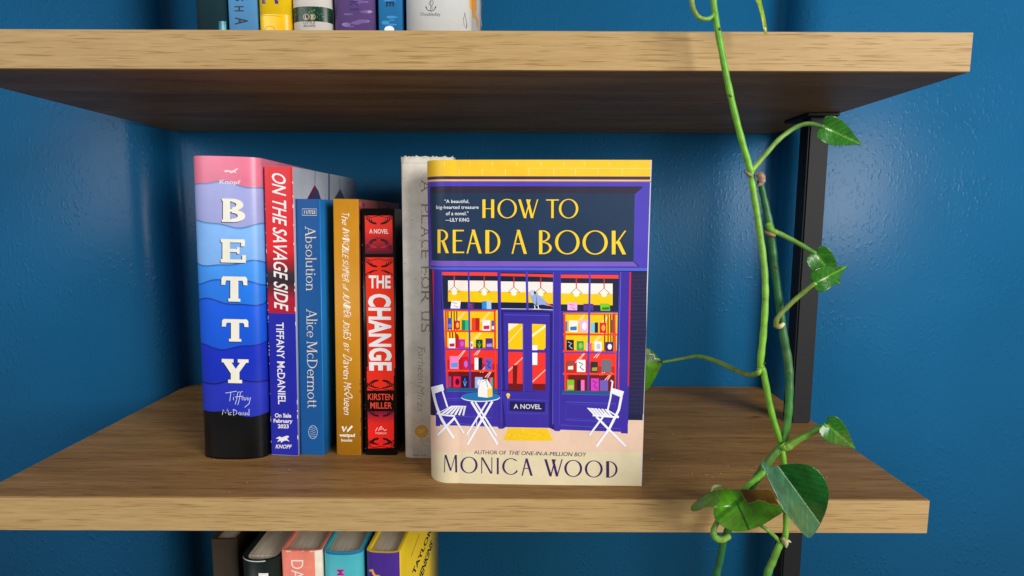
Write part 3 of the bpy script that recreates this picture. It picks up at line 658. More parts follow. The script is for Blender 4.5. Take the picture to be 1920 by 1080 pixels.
    for a in ((276, 334, 355, 396, (244, 176, 226), (200, 110, 190), 2), (405, 342, 486, 398, (92, 50, 150), (40, 30, 90), 2), (545, 340, 622, 400, (120, 200, 40), (60, 120, 20), 0, -6), (262, 486, 276, 566, (60, 130, 190), None),
              (288, 478, 358, 572, (246, 236, 226), (40, 120, 190), 0), (374, 472, 446, 574, (246, 180, 214), WHT, 1), (470, 494, 524, 578, (120, 200, 226), (24, 30, 60), 3), (538, 496, 590, 580, (222, 20, 60), (252, 180, 30), 1), (630, 474, 656, 578, (150, 70, 50), None),
              (268, 634, 328, 720, (16, 20, 40), (190, 200, 220), 2), (352, 644, 408, 722, (30, 160, 90), (150, 200, 40), 1), (426, 662, 472, 726, (206, 196, 226), (230, 90, 120), 3), (494, 648, 554, 728, WHT, (190, 200, 226), 1), (584, 652, 646, 730, (48, 36, 110), WHT, 1),
              (272, 802, 328, 888, (150, 76, 50), (244, 230, 220), 0), (352, 796, 422, 896, WHT, (40, 40, 50), 2), (466, 812, 522, 900, (40, 44, 40), (170, 160, 60), 0), (552, 796, 630, 898, (110, 110, 120), None),
              (274, 958, 330, 1044, (120, 196, 40), (220, 180, 120), 0), (356, 960, 414, 1046, (24, 18, 36), (250, 110, 190), 3), (466, 946, 530, 1048, (214, 60, 196), (120, 20, 120), 2), (538, 962, 604, 1048, (112, 94, 190), None)):
        bk(z5, *a)
    # bird on the transom
    B.poly(I, z4((918, 250), (935, 232), (962, 234), (974, 262), (1000, 275)) + z5((60, 285), (110, 330), (150, 362), (120, 360), (80, 350), (50, 352), (20, 360)) + z4((985, 360), (955, 345), (938, 310)), (150, 172, 226), 11)
    B.poly(I, z4((925, 240), (950, 232), (966, 250), (940, 280), (922, 262)), (196, 206, 232), 12); B.poly(I, z4((956, 240), (974, 246), (968, 268), (955, 258)), (30, 30, 50), 13)
    B.poly(I, z5((92, 330), (150, 358), (160, 370), (110, 350)), (226, 90, 80), 12)
    B.line(I, z5((10, 355), (14, 384)), 1.6, WHT, 11); B.line(I, z5((36, 352), (44, 384)), 1.6, WHT, 11); B.line(I, z5((-10, 386), (60, 386)), 1.4, WHT, 11)
    # table and the two folding chairs
    W1 = (236, 236, 246)
    c = z6((546, 240))[0]; B.disc(I, (c[0], c[1] + 1.6), 36.4, W1, 12, 8.2, 32); B.disc(I, c, 36.2, (34, 116, 176), 13, 8.0, 32)
    B.poly(I, z6((524, 175), (552, 100), (600, 90), (645, 168), (645, 240), (600, 248), (524, 240)), (246, 242, 238), 14)
    B.poly(I, z6((604, 172), (644, 166), (644, 238), (604, 246)), (240, 206, 90), 15); B.line(I, z6((560, 120), (590, 96), (606, 160)), 1.2, (120, 140, 180), 15); B.line(I, z6((580, 105), (612, 80)), 1.4, (40, 150, 110), 15)
    for a, w_ in ((((468, 282), (690, 645)), 4.4), (((645, 280), (435, 645)), 4.4), (((500, 285), (680, 570)), 3.4), (((600, 285), (430, 560)), 3.4), (((512, 440), (514, 490)), 1.2), (((440, 560), (442, 610)), 1.2)):
        B.line(I, z6(*a), w_, W1, 12)
    B.poly(I, z6((132, 160), (228, 134), (240, 184), (144, 222)), W1, 14)
    for a, w_ in ((((150, 205), (172, 300), (215, 420), (320, 590)), 4.6), (((222, 180), (268, 330)), 3.0), (((200, 372), (300, 320), (425, 322)), 1.6), (((186, 565), (330, 415)), 4.0), (((318, 410), (404, 548)), 3.4), (((180, 380), (330, 402)), 3.0)):
        B.line(I, z6(*a), w_, W1, 13)
    for k in range(6):
        B.poly(I, z6((212 + k * 36, 382 + k * 3), (236 + k * 34, 385 + k * 3), (318 + k * 21, 322), (300 + k * 21, 322)), W1 if k < 5 else (222, 222, 236), 14)
    B.poly(I, z7((664, 166), (764, 196), (748, 250), (655, 210)), W1, 14)
    for a, w_ in ((((652, 104), (668, 112), (650, 250), (625, 360)), 3.2), (((742, 240), (720, 350), (640, 510), (530, 662)), 4.8), (((470, 568), (610, 380)), 3.6), (((530, 408), (640, 520), (780, 660)), 4.2), (((500, 398), (720, 414)), 3.2), (((618, 350), (720, 410)), 2.4)):
        B.line(I, z7(*a), w_, W1, 13)
    for k in range(6):
        B.poly(I, z7((450 + k * 30, 334 + k * 2), (476 + k * 28, 335 + k * 2), (540 + k * 26, 404), (515 + k * 26, 402)), W1, 14)
    # lettering
    TY = (246, 206, 44)
    for ch, x0, x1, y0_, y1_ in (('H', 520, 612, 392, 537), ('O', 638, 790, 388, 540), ('W', 797, 957, 392, 538), ('T', 1018, 1118, 392, 538), ('O', 1118, 1270, 388, 541),
                                 ('R', 170, 258, 628, 812), ('E', 288, 377, 630, 812), ('A', 395, 515, 628, 815), ('D', 543, 660, 632, 815), ('A', 747, 868, 630, 818), ('B', 963, 1063, 634, 820),
                                 ('O', 1088, 1280, 632, 822), ('O', 1303, 1500, 634, 824), ('K', 1532, 1645, 637, 822)):
        (a, b_), (c_, d_) = z3((x0, y0_), (x1, y1_))
        B.glyphs(T, deco(ch), (a + .7, b_ + .7, c_ + .7, d_ + .7), (14, 26, 44), 4)
        B.glyphs(T, deco(ch), (a, b_, c_, d_), TY, 5)
    AN = (58, 34, 92)
    for zf, ch, x0, x1, y0_, y1_ in ((z6, 'M', 235, 348, 732, 880), (z6, 'O', 375, 520, 748, 888), (z6, 'N', 550, 645, 753, 890), (z6, 'I', 683, 698, 757, 896), (z6, 'C', 728, 873, 760, 900), (z6, 'A', 890, 985, 762, 908),
                                     (z7, 'W', 90, 248, 769, 914), (z7, 'O', 262, 412, 775, 918), (z7, 'O', 435, 585, 779, 923), (z7, 'D', 615, 710, 785, 924)):
        (a, b_), (c_, d_) = zf((x0, y0_), (x1, y1_)); B.glyphs('author_lettering', deco(ch), (a, b_, c_, d_), AN, 5)
    def tx(zf, s, x0, y0_, x1, y1_, col, **k):
        (a, b_), (c_, d_) = zf((x0, y0_), (x1, y1_)); B.text('quote_lettering', s, (a, b_, c_, d_), col, lay=k.pop('lay', 5), **k)
    q = (236, 240, 246)
    tx(z3, '"A beautiful,', 224, 393, 416, 424, q, bold=.006); tx(z3, 'big-hearted treasure', 160, 440, 490, 474, q, bold=.006); tx(z3, 'of a novel."', 234, 486, 410, 516, q, bold=.006); tx(z3, '\u2014LILY KING', 230, 537, 416, 566, q, bold=.006)
    def long(s, xa, ya, xb, yb, hgt, **k):
        B.text('small_lettering', s, (xa, (ya + yb) / 2 - hgt / 2, xb, (ya + yb) / 2 + hgt / 2), (66, 44, 84), slope=(yb - ya), lay=5, **k)
    long('AUTHOR OF', 889, 847.6, 949, 848.6, 7.4, bold=0.0); long('THE ONE-IN-A-MILLION BOY', 954, 848.6, 1099, 852.2, 7.6, bold=0.0, shear=.22)
    B.text('sign_lettering', 'A NOVEL', (963, 757.4, 1015, 766.4), (226, 216, 226), lay=13, bold=.016, slope=.8)
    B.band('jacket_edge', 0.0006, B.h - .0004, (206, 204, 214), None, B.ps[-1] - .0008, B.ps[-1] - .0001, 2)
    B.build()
main_book()

# ---- the row on the left
def spine_book(name, label, xl, xr, ypx, ytop, rz, depth, col, mat, group, b=.0012, n=6.0, t=.0006, inset=0.0, z=0.0, Y=None, lean=0.0):
    if Y is None: L_, R_ = on(xl, ypx, z), on(xr, ypx, z)
    else: L_, R_ = at(xl, ypx, Y), at(xr, ypx, Y)
    w = (R_.x - L_.x); y = (L_.y + R_.y) / 2
    h = at((xl + xr) / 2, ytop, y).z - z
    return Book(name, label, 'book', group, ((L_.x + R_.x) / 2, y - (b * .5 if b > .004 else 0), z), math.radians(rz), w, depth, h, col, mat, b=b, n=n, t=t, inset=inset, lean=lean)

GR = 'upright books beside the facing book'
za, zb = Zm(410, 270, 3.6), Zm(410, 560, 3.374)
zc, zd = Zm(540, 280, 3.6), Zm(540, 570, 3.484)

def wavy(B, name, ys_px, cols, lay=1):
    """bands across a spine with softly waving edges, measured at the spine's centre line"""
    zc_ = [B.px([(455, y)])[0][1] for y in ys_px]
    s0, s1 = B.ps[0], B.ps[-1]; N = 40
    hw = B.w
    for i in range(len(cols)):
        za_, zb_ = zc_[i], zc_[i + 1]
        for k in range(N):
            u0, u1 = -hw * 1.2 + 2.4 * hw * k / N, -hw * 1.2 + 2.4 * hw * (k + 1) / N
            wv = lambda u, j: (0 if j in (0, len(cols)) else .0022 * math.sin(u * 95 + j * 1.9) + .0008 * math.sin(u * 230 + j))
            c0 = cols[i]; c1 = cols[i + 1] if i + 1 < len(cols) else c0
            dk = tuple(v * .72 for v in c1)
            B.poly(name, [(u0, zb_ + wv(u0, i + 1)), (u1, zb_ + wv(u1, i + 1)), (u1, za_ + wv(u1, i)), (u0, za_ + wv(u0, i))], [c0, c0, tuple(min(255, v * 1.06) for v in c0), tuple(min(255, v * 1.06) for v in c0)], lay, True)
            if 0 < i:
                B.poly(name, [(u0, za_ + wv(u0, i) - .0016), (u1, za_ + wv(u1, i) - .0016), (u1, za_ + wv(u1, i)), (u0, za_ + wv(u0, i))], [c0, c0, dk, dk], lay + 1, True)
        for sa, sb in ((s0, -hw * 1.2), (hw * 1.2, s1)):
            B.band(name, zb_, za_, cols[i], None, sa, sb, lay)

def betty():
    B = spine_book('hardcover_book', 'thick hardcover with pink to deep blue wave bands and big cream letters', 381, 501, 856, 294, 0, .150, (12, 13, 18), M_GLOSS, GR, lean=1.25, b=.012, n=2.7, t=.0022, inset=.003)
    I = 'spine_illustration'
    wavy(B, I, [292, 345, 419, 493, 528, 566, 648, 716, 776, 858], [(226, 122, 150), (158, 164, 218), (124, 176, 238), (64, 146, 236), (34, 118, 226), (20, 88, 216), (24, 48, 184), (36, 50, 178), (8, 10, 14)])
    cream = (240, 236, 222)
    for ch, y0, y1, x0, x1 in (('B', 372, 416, 416, 460), ('E', 448, 492, 414, 461), ('T', 518, 565, 416, 463), ('T', 598, 640, 417, 465), ('Y', 673, 718, 416, 466)):
        B.glyphs('title_lettering', slab(ch), (x0 - 1.6, y0 + 1.2, x1 - 1.6, y1 + 1.6), (30, 40, 70), 3)
        B.glyphs('title_lettering', slab(ch), (x0, y0, x1, y1), cream, 4)
    # signature-like author name
    W = (222, 228, 240)
    for st in ([(423, 737), (444, 733)], [(433, 735), (431, 752)], [(438, 744), (438, 750)], [(438.5, 739), (439, 740)], [(450, 734), (446, 735), (444, 748), (441, 758)], [(455, 733), (451, 735), (449, 748), (446, 759)], [(441, 744), (456, 742)],
               [(457, 744), (453, 746), (455, 750), (458, 744), (459, 750)], [(460, 745), (460, 750), (463, 744), (465, 750)], [(465, 744), (466, 749), (470, 744), (467, 756), (459, 763)],
               [(417, 778), (419, 768), (423, 775), (427, 767), (429, 778)], [(434, 773), (431, 774), (431, 778), (434, 777)], [(438, 767), (438, 779), (444, 775), (444, 770), (437, 767)], [(450, 772), (447, 775), (450, 778), (451, 772), (452, 778)],
               [(453, 773), (454, 778), (456, 772), (458, 778)], [(460, 772), (460, 778)], [(462, 774), (465, 773), (462, 777), (466, 777)], [(467, 766), (467, 778)]):
        B.line('author_lettering', st, 1.0, W, 4)
    B.poly('small_lettering', za((36, 178), (60, 174), (90, 180), (118, 164), (134, 160), (126, 172), (112, 180), (122, 196), (104, 188), (86, 196), (66, 186), (44, 192)), (240, 214, 220), 4)
    B.text('small_lettering', 'Knopf', (412, 337, 451, 347), (240, 214, 220), bold=.02, lay=4)
    B.build()
betty()

def savage():
    B = spine_book('paperback_book', 'red over dark blue paperback with slanted white title lettering', 508, 560, 854, 312, -4.0, .152, (196, 204, 222), M_GLOSS, GR, lean=1.2, b=.0008)
    I = 'spine_illustration'; hw = B.w / 2
    zz = lambda y: B.px([(528, y)])[0][1]
    R1, R2, BLU = (222, 22, 36), (176, 22, 50), (34, 40, 166)
    stops = [(310, R1), (470, R1), (498, (150, 22, 36)), (512, (58, 42, 50)), (530, (46, 36, 44)), (546, (120, 24, 40)), (560, R2), (587.5, R2)]
    for (a, ca), (b_, cb) in zip(stops, stops[1:]): B.band(I, zz(b_), zz(a), cb, ca, -hw, hw, 1)
    B.band(I, 0.0005, zz(587.5), BLU, None, -hw, hw, 1)
    # pale front cover with dark peaks
    s = hw + .0004
    B.poly(I, [(572, 380), (590, 346), (597, 357), (604, 380)], [(46, 34, 52), (120, 30, 50), (70, 60, 110), (60, 60, 100)], 2)
    B.poly(I, [(622, 380), (638, 353), (650, 380)], [(60, 66, 90), (80, 90, 116), (74, 84, 110)], 2)
    B.poly(I, [(615.5, 318), (618.5, 318), (618.5, 380), (615.5, 380)], (84, 104, 150), 2)
    B.poly(I, [(590.5, 314), (592.5, 314), (591.5, 346), (589.5, 346)], (140, 152, 184), 2)
    B.poly(I, [(634.5, 322), (637, 322), (638.5, 354), (636.5, 354)], (150, 160, 188), 2)
    B.band(I, 0, zz(500), (60, 66, 170), (188, 196, 216), s + .002, s + .15, 1)
    for k in range(26):
        y = 0.01 + random.random() * (B.h - .02); B.band(I, y, y + random.uniform(.0004, .002), (226, 226, 232), None, -hw - .0002, -hw + random.uniform(.0002, .0006), 2)
    for k in range(14):
        y = 0.01 + random.random() * (B.h - .02); B.band(I, y, y + random.uniform(.0006, .004), (232, 232, 238), None, hw - random.uniform(.0002, .0005), hw + .0003, 2)
    WH = (240, 236, 236)
    B.text('title_lettering', 'ON THE SAVAGE SIDE', (512, 325, 538.5, 580), WH, rot=True, bold=.012, shear=.25, slope=4.5)
    B.text('author_lettering', 'TIFFANY McDANIEL', (519.5, 604.5, 534, 758), WH, rot=True, bold=.012, slope=4.0)
    for s_, x0, y0, x1, y1 in (('On Sale', 515.5, 775, 546, 783), ('February', 513, 785.5, 548.5, 795), ('2023', 521, 795.5, 541.5, 803)):
        B.text('small_lettering', s_, (x0, y0, x1, y1), WH, bold=.03)
    B.poly('small_lettering', zb((360, 885), (385, 872), (400, 878), (425, 868), (440, 866), (446, 874), (432, 884), (450, 904), (430, 896), (410, 900), (396, 912), (392, 898), (370, 908), (384, 888)), WH, 2)
    B.text('small_lettering', 'KNOPF', (517.5, 833.5, 546.5, 841), WH, bold=.02, shear=.25)
    B.build()
savage()

def absolution():
    B = spine_book('paperback_book', 'plain mid blue paperback with thin pale serif title', 563, 608, 853, 373, -4.0, .140, (34, 128, 206), M_MATTE, GR, lean=1.15, b=.0014, n=5)
    I = 'spine_illustration'; hw = B.w / 2
    B.band(I, 0.0003, B.h, (16, 84, 150), None, -hw, hw - .0006, 1)  # spine darker than the front cover, side light put into the two blues
    c = (226, 214, 196)
    def line(txt, xc, y0, y1, xh, dx):
        adv = []; total = 0
        for ch in txt:
            p, a = serif(ch); adv.append((p, total)); total += a
        for p, o in adv:
            for q in p:
                B.poly('title_lettering', [(xc - xh / 2 + v * xh + dx * ((o + u) / total - .5), y0 + (o + u) / total * (y1 - y0)) for u, v in q], c, 2)
    line('Absolution', 583, 425, 546, 19, 2.0); line('Alice McDermott', 585.5, 580, 766, 19, 2.2)
    B.line('date_stamp', [(567, 391.5), (594, 391.5), (594, 403.5), (567, 403.5)], .9, c, 2, True); B.text('date_stamp', '11/7/23', (570.5, 394.2, 591.5, 400.8), c, bold=.02)
    B.ring('small_lettering', (587, 810), 8.2, .9, (190, 204, 222), 2, 12.4)
    for k in range(5):
        y = 802 + k * 4; B.line('small_lettering', [(582, y), (585, y - 1.6), (588, y + 1.2), (592, y - .6)], .8, (180, 196, 216), 2)
    B.build()
absolution()

def juniper():
    B = spine_book('paperback_book', 'mustard yellow paperback with white handwritten title', 631, 677, 853, 373, -2.4, .140, (206, 142, 34), M_MATTE, GR, lean=1.05, b=.0010)
    I = 'spine_illustration'; hw = B.w / 2
    # dark pink and brown mottled front cover
    B.band(I, 0, B.h, (90, 54, 34), (150, 72, 82), hw + .0003, hw + .135, 1)
    for k in range(46):
        u = hw + .004 + random.random() * .125; z = B.h - random.random() * .03; r = random.uniform(.002, .006)
        B.poly(I, [(u + r * math.cos(a) * random.uniform(.6, 1.1), min(B.h - .0002, z + r * .6 * math.sin(a))) for a in np.linspace(0, 6.0, 9)], random.choice(((120, 90, 40), (190, 90, 110), (70, 46, 34), (150, 110, 50))), 2, True)
    WH = (246, 240, 226)
    B.hand('title_lettering', 'The', (641, 398, 654, 423), WH)
    B.hand('title_lettering', 'INVINCIBLE SUMMER', (642, 429, 654, 529), WH)
    B.hand('title_lettering', 'of', (643, 532, 654, 545), WH)
    B.hand('title_lettering', 'JUNIPER JONES', (643.5, 549, 656, 637), WH)
    B.hand('author_lettering', 'BY', (645, 643, 655.5, 660), WH)
    B.hand('author_lettering', 'Daven', (644.5, 667, 659, 711), WH); B.hand('author_lettering', 'McQueen', (645, 717, 659.5, 778), WH)
    B.line('small_lettering', zd((356, 800), (364, 832), (382, 802), (388, 832), (420, 796)), 3.6, (250, 246, 238), 2)
    B.text('small_lettering', 'wattpad', (636.5, 812.5, 665.5, 821), WH, bold=.03); B.text('small_lettering', 'books', (640, 822.5, 660.5, 828), WH, bold=.015)
    for k in range(10):
        y = 0.005 + random.random() * .06; B.band(I, y, y + random.uniform(.0004, .003), (120, 84, 40), None, hw - random.uniform(.0002, .0007), hw + .0003, 3)
    B.build()
juniper()

def change():
    B = spine_book('paperback_book', 'black and scarlet ornamented paperback with bold white capitals', 685, 744, 853.5, 391, 0, .140, (13, 12, 14), M_GLOSS, GR, lean=.65, b=.0012)
    I = 'spine_illustration'
    RD, PP = (236, 48, 30), (120, 22, 52)
    def g4(zf, pts, cols, lay=1): B.poly(I, zf(*pts), cols, lay)
    g4(zc, ((518, 448), (704, 446), (706, 560), (520, 562)), [RD, RD, (226, 44, 32), (226, 44, 32)]); g4(zc, ((520, 562), (706, 560), (708, 706), (522, 708)), [(216, 40, 34), (216, 40, 34), (70, 16, 34), (70, 16, 34)])
    g4(zc, ((522, 730), (710, 728), (712, 860), (524, 860)), RD)
    for a in ((524, 738, 541, 697),): pass
    B.poly(I, [(685.5, 515), (737.5, 515), (741, 690), (690, 690)], (234, 52, 26), 2)
    B.poly(I, [(688, 688), (739, 688), (739.5, 704), (714, 712), (690, 704)], (234, 46, 26), 1)
    g4(zd, ((514, 440), (690, 440), (692, 562), (518, 566)), RD)
    g4(zd, ((520, 702), (692, 698), (692, 780), (522, 782)), [PP, PP, (226, 40, 34), (226, 40, 34)]); g4(zd, ((522, 782), (692, 780), (692, 938), (524, 944)), (232, 36, 30))
    BK = (22, 10, 14)
    def curls(zf, cx, cy, w_, hgt, sgn, n=4, col=BK, wd=1.5):
        for side in (-1, 1):
            for k in range(n):
                q = 1 - k / n * .7; pts = []
                for j in range(10):
                    t_ = j / 9
                    pts.append((cx + side * w_ * (.16 + .80 * q * math.sin(t_ * 1.9)), cy + sgn * hgt * (q * (1 - math.cos(t_ * 2.3)) * .7 - .1 * math.sin(t_ * 9 + k))))
                B.line(I, zf(*pts), wd, col, 4)
    curls(zc, 612, 500, 90, 46, -1); curls(zc, 612, 610, 90, 60, 1, 5, (70, 14, 30)); curls(zc, 612, 660, 90, 40, -1, 3, (200, 40, 90), .9)
    curls(zc, 616, 790, 92, 40, -1); curls(zc, 616, 820, 92, 30, 1, 2)
    curls(zd, 604, 500, 88, 40, 1); curls(zd, 604, 545, 88, 26, -1, 2)
    curls(zd, 606, 730, 86, 40, -1, 4, (60, 10, 26)); curls(zd, 606, 880, 86, 44, 1); curls(zd, 606, 915, 86, 26, -1, 3)
    for zf, y in ((zc, 446), (zc, 736), (zd, 548), (zd, 925)):
        B.line(I, zf((520, y), (560, y + 14), (612, y + 2), (664, y + 14), (704, y)), 1.1, BK, 5)
    for x, y in ((612, 600),): B.line(I, zc((596, y - 10), (606, y + 4), (622, y + 4), (630, y - 10)), 1.0, (90, 20, 20), 5)
    W = (240, 238, 240)
    B.text('title_lettering', 'THE', (691.5, 516.5, 732.5, 540.5), W, bold=.03, lay=6); B.text('title_lettering', 'CHANGE', (691, 551, 734, 695), W, rot=True, bold=.035, lay=6, slope=2.0)
    B.text('subtitle_lettering', 'A NOVEL', (692.5, 429.5, 728.5, 438), (244, 226, 220), bold=.015, lay=6)
    B.text('author_lettering', 'KIRSTEN', (690, 738, 737, 750), (232, 74, 56), bold=.015, lay=6); B.text('author_lettering', 'MILLER', (694.5, 754, 735, 766), (232, 74, 56), bold=.015, lay=6)
    B.line('small_lettering', zd((572, 830), (584, 806), (592, 828), (606, 800), (614, 800), (606, 822), (622, 812), (630, 826), (644, 820)), 1.3, (250, 222, 216), 6)
    B.text('small_lettering', 'MORROW', (704.5, 810.5, 725, 814), (250, 222, 216), lay=6)
    for k in range(12):
        y = 0.003 + random.random() * (B.h - .006); B.band(I, y, y + random.uniform(.0003, .0016), (170, 160, 160), None, -B.w / 2 - .0001, -B.w / 2 + random.uniform(.0001, .0004), 3)
    B.build()
change()

def white_worn():
    B = spine_book('hardcover_book', 'worn off white hardcover half hidden behind the facing book', 760, 852, 856, 298, 1.0, .150, (236, 229, 214), M_WORN, GR, lean=.25, b=.006, n=3.2, t=.0022, inset=.0025)
    BR = (160, 136, 110)
    T = 'title_lettering'
    # spaced capitals running down the spine
    ys = [(338, 360, 'A'), (383, 399, 'P'), (403, 420, 'L'), (425, 444, 'A'), (450, 464, 'C'), (469, 484, 'E'), (500, 512, 'F'), (519, 541, 'O'), (546, 567, 'R'), (584, 601, 'U'), (607, 623, 'S')]
    for y0, y1, ch in ys:
        B.text(T, ch, (790, y0, 806, y1), BR, rot=True, bold=-.012); 
        B.line(T, [(790.5, y0 - 1), (790.5, y0 + 5)], .8, BR, 2); B.line(T, [(790.5, y1 - 5), (790.5, y1 + 1)], .8, BR, 2)
    B.text('author_lettering', 'Farheen', (783.5, 652, 797, 719), (166, 152, 134), rot=True, bold=-.012, shear=.3); B.text('author_lettering', 'Mirza', (782.5, 725, 796, 773), (166, 152, 134), rot=True, bold=-.012, shear=.3)
    B.disc('small_lettering', (790.5, 809), 12.6, (186, 136, 52), 2, 12.0, 24); B.text('small_lettering', 'SJP', (784.5, 805, 797, 813), (214, 176, 104), lay=3)
    B.ring('small_lettering', (802, 825), 11, .9, (166, 140, 100), 2); B.line('small_lettering', [(797, 830), (803, 820), (806, 830)], .9, (166, 140, 100), 2)
    for k in range(46):
        x = 756 + random.random() * 44; y = 305 + random.random() * 540; r = random.uniform(.3, 1.3)
        B.disc('jacket_wear', (x, y), r, random.choice(((168, 150, 126), (182, 172, 158), (150, 120, 92))), 1, r * random.uniform(.5, 2.2), 7)
    for k in range(26):
        x = 753 + random.random() * 50; B.poly('jacket_wear', [(x, 299), (x + random.uniform(1, 4), 299), (x + random.uniform(-1, 3), 300 + random.uniform(2, 8))], random.choice(((236, 232, 226), (170, 160, 146))), 1)
    for k in range(8):
        x = 763 + random.random() * 40; B.poly('jacket_wear', [(x, 855), (x + random.uniform(2, 6), 855), (x + 2, 853 - random.uniform(.5, 2.5))], (140, 124, 104), 1)
    B.build()
    # torn, crumpled jacket top: ragged rim along the head of the spine
    rim = []
    N = 60; V = []; Fs = []
    for k in range(N + 1):
        s = B.ps[0] * .12 + (-.026) + k / N * .085
        hh = .0006 + .0016 * abs(math.sin(k * 1.7) * math.sin(k * .61 + 1)) + random.uniform(0, .0006)
        for off, z in ((.0001, B.h - .004), (.0003 + random.uniform(0, .0004), B.h + hh), (-.0004, B.h + hh * .8)):
            p = B.uv2loc(np.array([s]), np.array([z]), off)[0]; V.append(tuple(p))
    for k in range(N):
        for j in (0, 1): Fs.append((k * 3 + j, (k + 1) * 3 + j, (k + 1) * 3 + j + 1, k * 3 + j + 1))
    mesh_obj('torn_jacket_rim', V, Fs, M_WORN, B.cover, True, [lin((214, 208, 196))] * len(V))
white_worn()

# ---- books on the upper shelf (only their feet are in view)
GU = 'books on the upper shelf'
ZU = GAP + TH; zt = Zm(420, 0, 3.84)
def upper(name, label, xl, xr, col, mat, h, b=.006, n=2.8, t=.002, depth=.14, Y=.026):
    L_, R_ = at(xl, 40, Y), at(xr, 40, Y)
    return Book(name, label, 'book', GU, ((L_.x + R_.x) / 2, Y - b * .5, ZU), 0, R_.x - L_.x, depth, h, col, mat, b=b, n=n, t=t, inset=.003 if t > .001 else 0)
def upper_row():
    B = upper('hardcover_book', 'dark teal book at the left end of the upper shelf row', 368, 424.5, (28, 60, 70), M_GLOSS, .215); 
    B.poly('spine_illustration', [(410, 40), (424, 40), (424, 58), (410, 58)], [(30, 90, 110), (60, 150, 170), (120, 200, 210), (30, 90, 110)], 1); B.build()
    B = upper('paperback_book', 'light blue book with dark rotated capitals on the upper shelf', 429.5, 483, (96, 164, 222), M_MATTE, .214, b=.0016, n=5, t=.0007)
    B.text('title_lettering', 'H', (440, 11.5, 457, 21.5), (24, 34, 52), rot=True, bold=.02); B.text('title_lettering', 'A', (440.5, 32.5, 465.5, 46.5), (24, 34, 52), rot=True, bold=.02)
    B.text('title_lettering', 'S', (440.5, -9, 457, 2.5), (24, 34, 52), rot=True, bold=.02); B.build()
    B = upper('hardcover_book', 'bright yellow book with purple lettering on the upper shelf', 486.5, 546.5, (250, 210, 30), M_GLOSS, .222, b=.007)
    B.poly('spine_illustration', [(487, 30), (546, 30), (546, 60), (487, 60)], [(250, 214, 30), (244, 180, 20), (242, 170, 20), (250, 206, 24)], 1)
    P = (60, 36, 110)
    B.poly('title_lettering', zt((275, 28), (303, 28), (303, 20), (297, 20), (294, -30), (280, -30), (284, 20), (275, 20)), P, 2); B.poly('title_lettering', zt((366, 28), (391, 28), (392, 20), (386, 20), (376, -30), (358, -30), (372, 20), (366, 20)), P, 2)
    B.line('spine_illustration', zt((262, 118), (330, 112), (410, 118)), .6, (120, 90, 30), 2); B.ring('spine_illustration', zt((330, 214))[0], 9, .7, (90, 70, 30), 2, 6.5); B.build()
    B = upper('hardcover_book', 'white book with a dark green leafy band on the upper shelf', 548.5, 622, (232, 230, 224), M_GLOSS, .226, b=.008, n=2.4)
    zz = lambda y: B.px([(585, y)])[0][1]
    B.band('spine_illustration', zz(40), zz(12), (14, 42, 34), (20, 58, 38), -B.w * .62, B.w * .62, 1)
    for k in range(60):
        x = 553 + random.random() * 64; y = 14 + random.random() * 22; B.disc('spine_illustration', (x, y), random.uniform(.5, 2.4), random.choice(((40, 96, 50), (10, 34, 30), (70, 120, 80), (30, 70, 44))), 2, random.uniform(.4, 2.0), 7)
    for x, ch in ((574, 'L'), (586, 'B')):
        B.ring('small_lettering', (x, 32), 5.0, .9, (206, 178, 140), 4, 5.6); B.text('small_lettering', ch, (x - 2, 28.6, x + 2.2, 35.4), (236, 226, 210), lay=5)
    B.text('small_lettering', 'LITTLE', (569.5, 40.6, 591, 45.4), (50, 50, 50), lay=3); B.text('small_lettering', 'BROWN', (569.5, 46.6, 591, 51), (50, 50, 50), lay=3); B.build()
    B = upper('hardcover_book', 'shiny purple book with dark rotated letters on the upper shelf', 627, 703, (104, 82, 142), M_GLOSS, .230, b=.007)
    for k in range(9):
        x = 638 + random.random() * 54; y = random.uniform(-5, 50); B.disc('spine_illustration', (x, y), random.uniform(7, 14), random.choice(((110, 88, 150), (100, 80, 142), (116, 86, 146), (104, 86, 148))), 1, random.uniform(1, 4), 9)
    B.text('title_lettering', 'K', (655, 2, 671.5, 12), (52, 40, 104), rot=True, bold=.02, lay=4); B.text('title_lettering', 'I', (655, 16, 672.5, 19), (52, 40, 104), rot=True, bold=.02, lay=4); B.text('title_lettering', 'S', (655, -13, 671.5, -3), (52, 40, 104), rot=True, lay=4)
    B.build()
    B = upper('paperback_book', 'narrow cloudy blue book with a rotated navy letter on the upper shelf', 710, 754, (44, 128, 190), M_MATTE, .212, b=.0016, n=5, t=.0007)
    for k in range(8):
        x = 718 + random.random() * 28; y = random.uniform(0, 50); B.disc('spine_illustration', (x, y), random.uniform(6, 10), random.choice(((54, 138, 198), (40, 122, 186), (62, 144, 202))), 1, random.uniform(1, 4), 9)
    B.text('title_lettering', 'E', (724, 3, 739, 12.5), (18, 44, 92), rot=True, bold=.03, lay=4); B.disc('small_lettering', (730, 55.5), 9.2, (226, 236, 244), 4, 7); B.build()
    B = upper('hardcover_book', 'wide white book with an anchor emblem on the upper shelf', 759.5, 884, (228, 232, 232), M_MATTE, .236, b=.013, n=2.2, depth=.150)
    K = (70, 72, 78)
    B.line('small_lettering', zt((1489, 0), (1489, 78)), .8, K, 2); B.line('small_lettering', zt((1454, 48), (1458, 62), (1470, 74), (1489, 80), (1508, 74), (1520, 62), (1524, 48)), 1.4, K, 2)
    B.line('small_lettering', zt((1489, 40), (1476, 28), (1484, 10), (1500, 2), (1508, 20), (1496, 44), (1500, 66)), .9, K, 2); B.poly('small_lettering', zt((1450, 56), (1455, 42), (1462, 56)), K, 2); B.poly('small_lettering', zt((1516, 56), (1524, 42), (1528, 56)), K, 2)
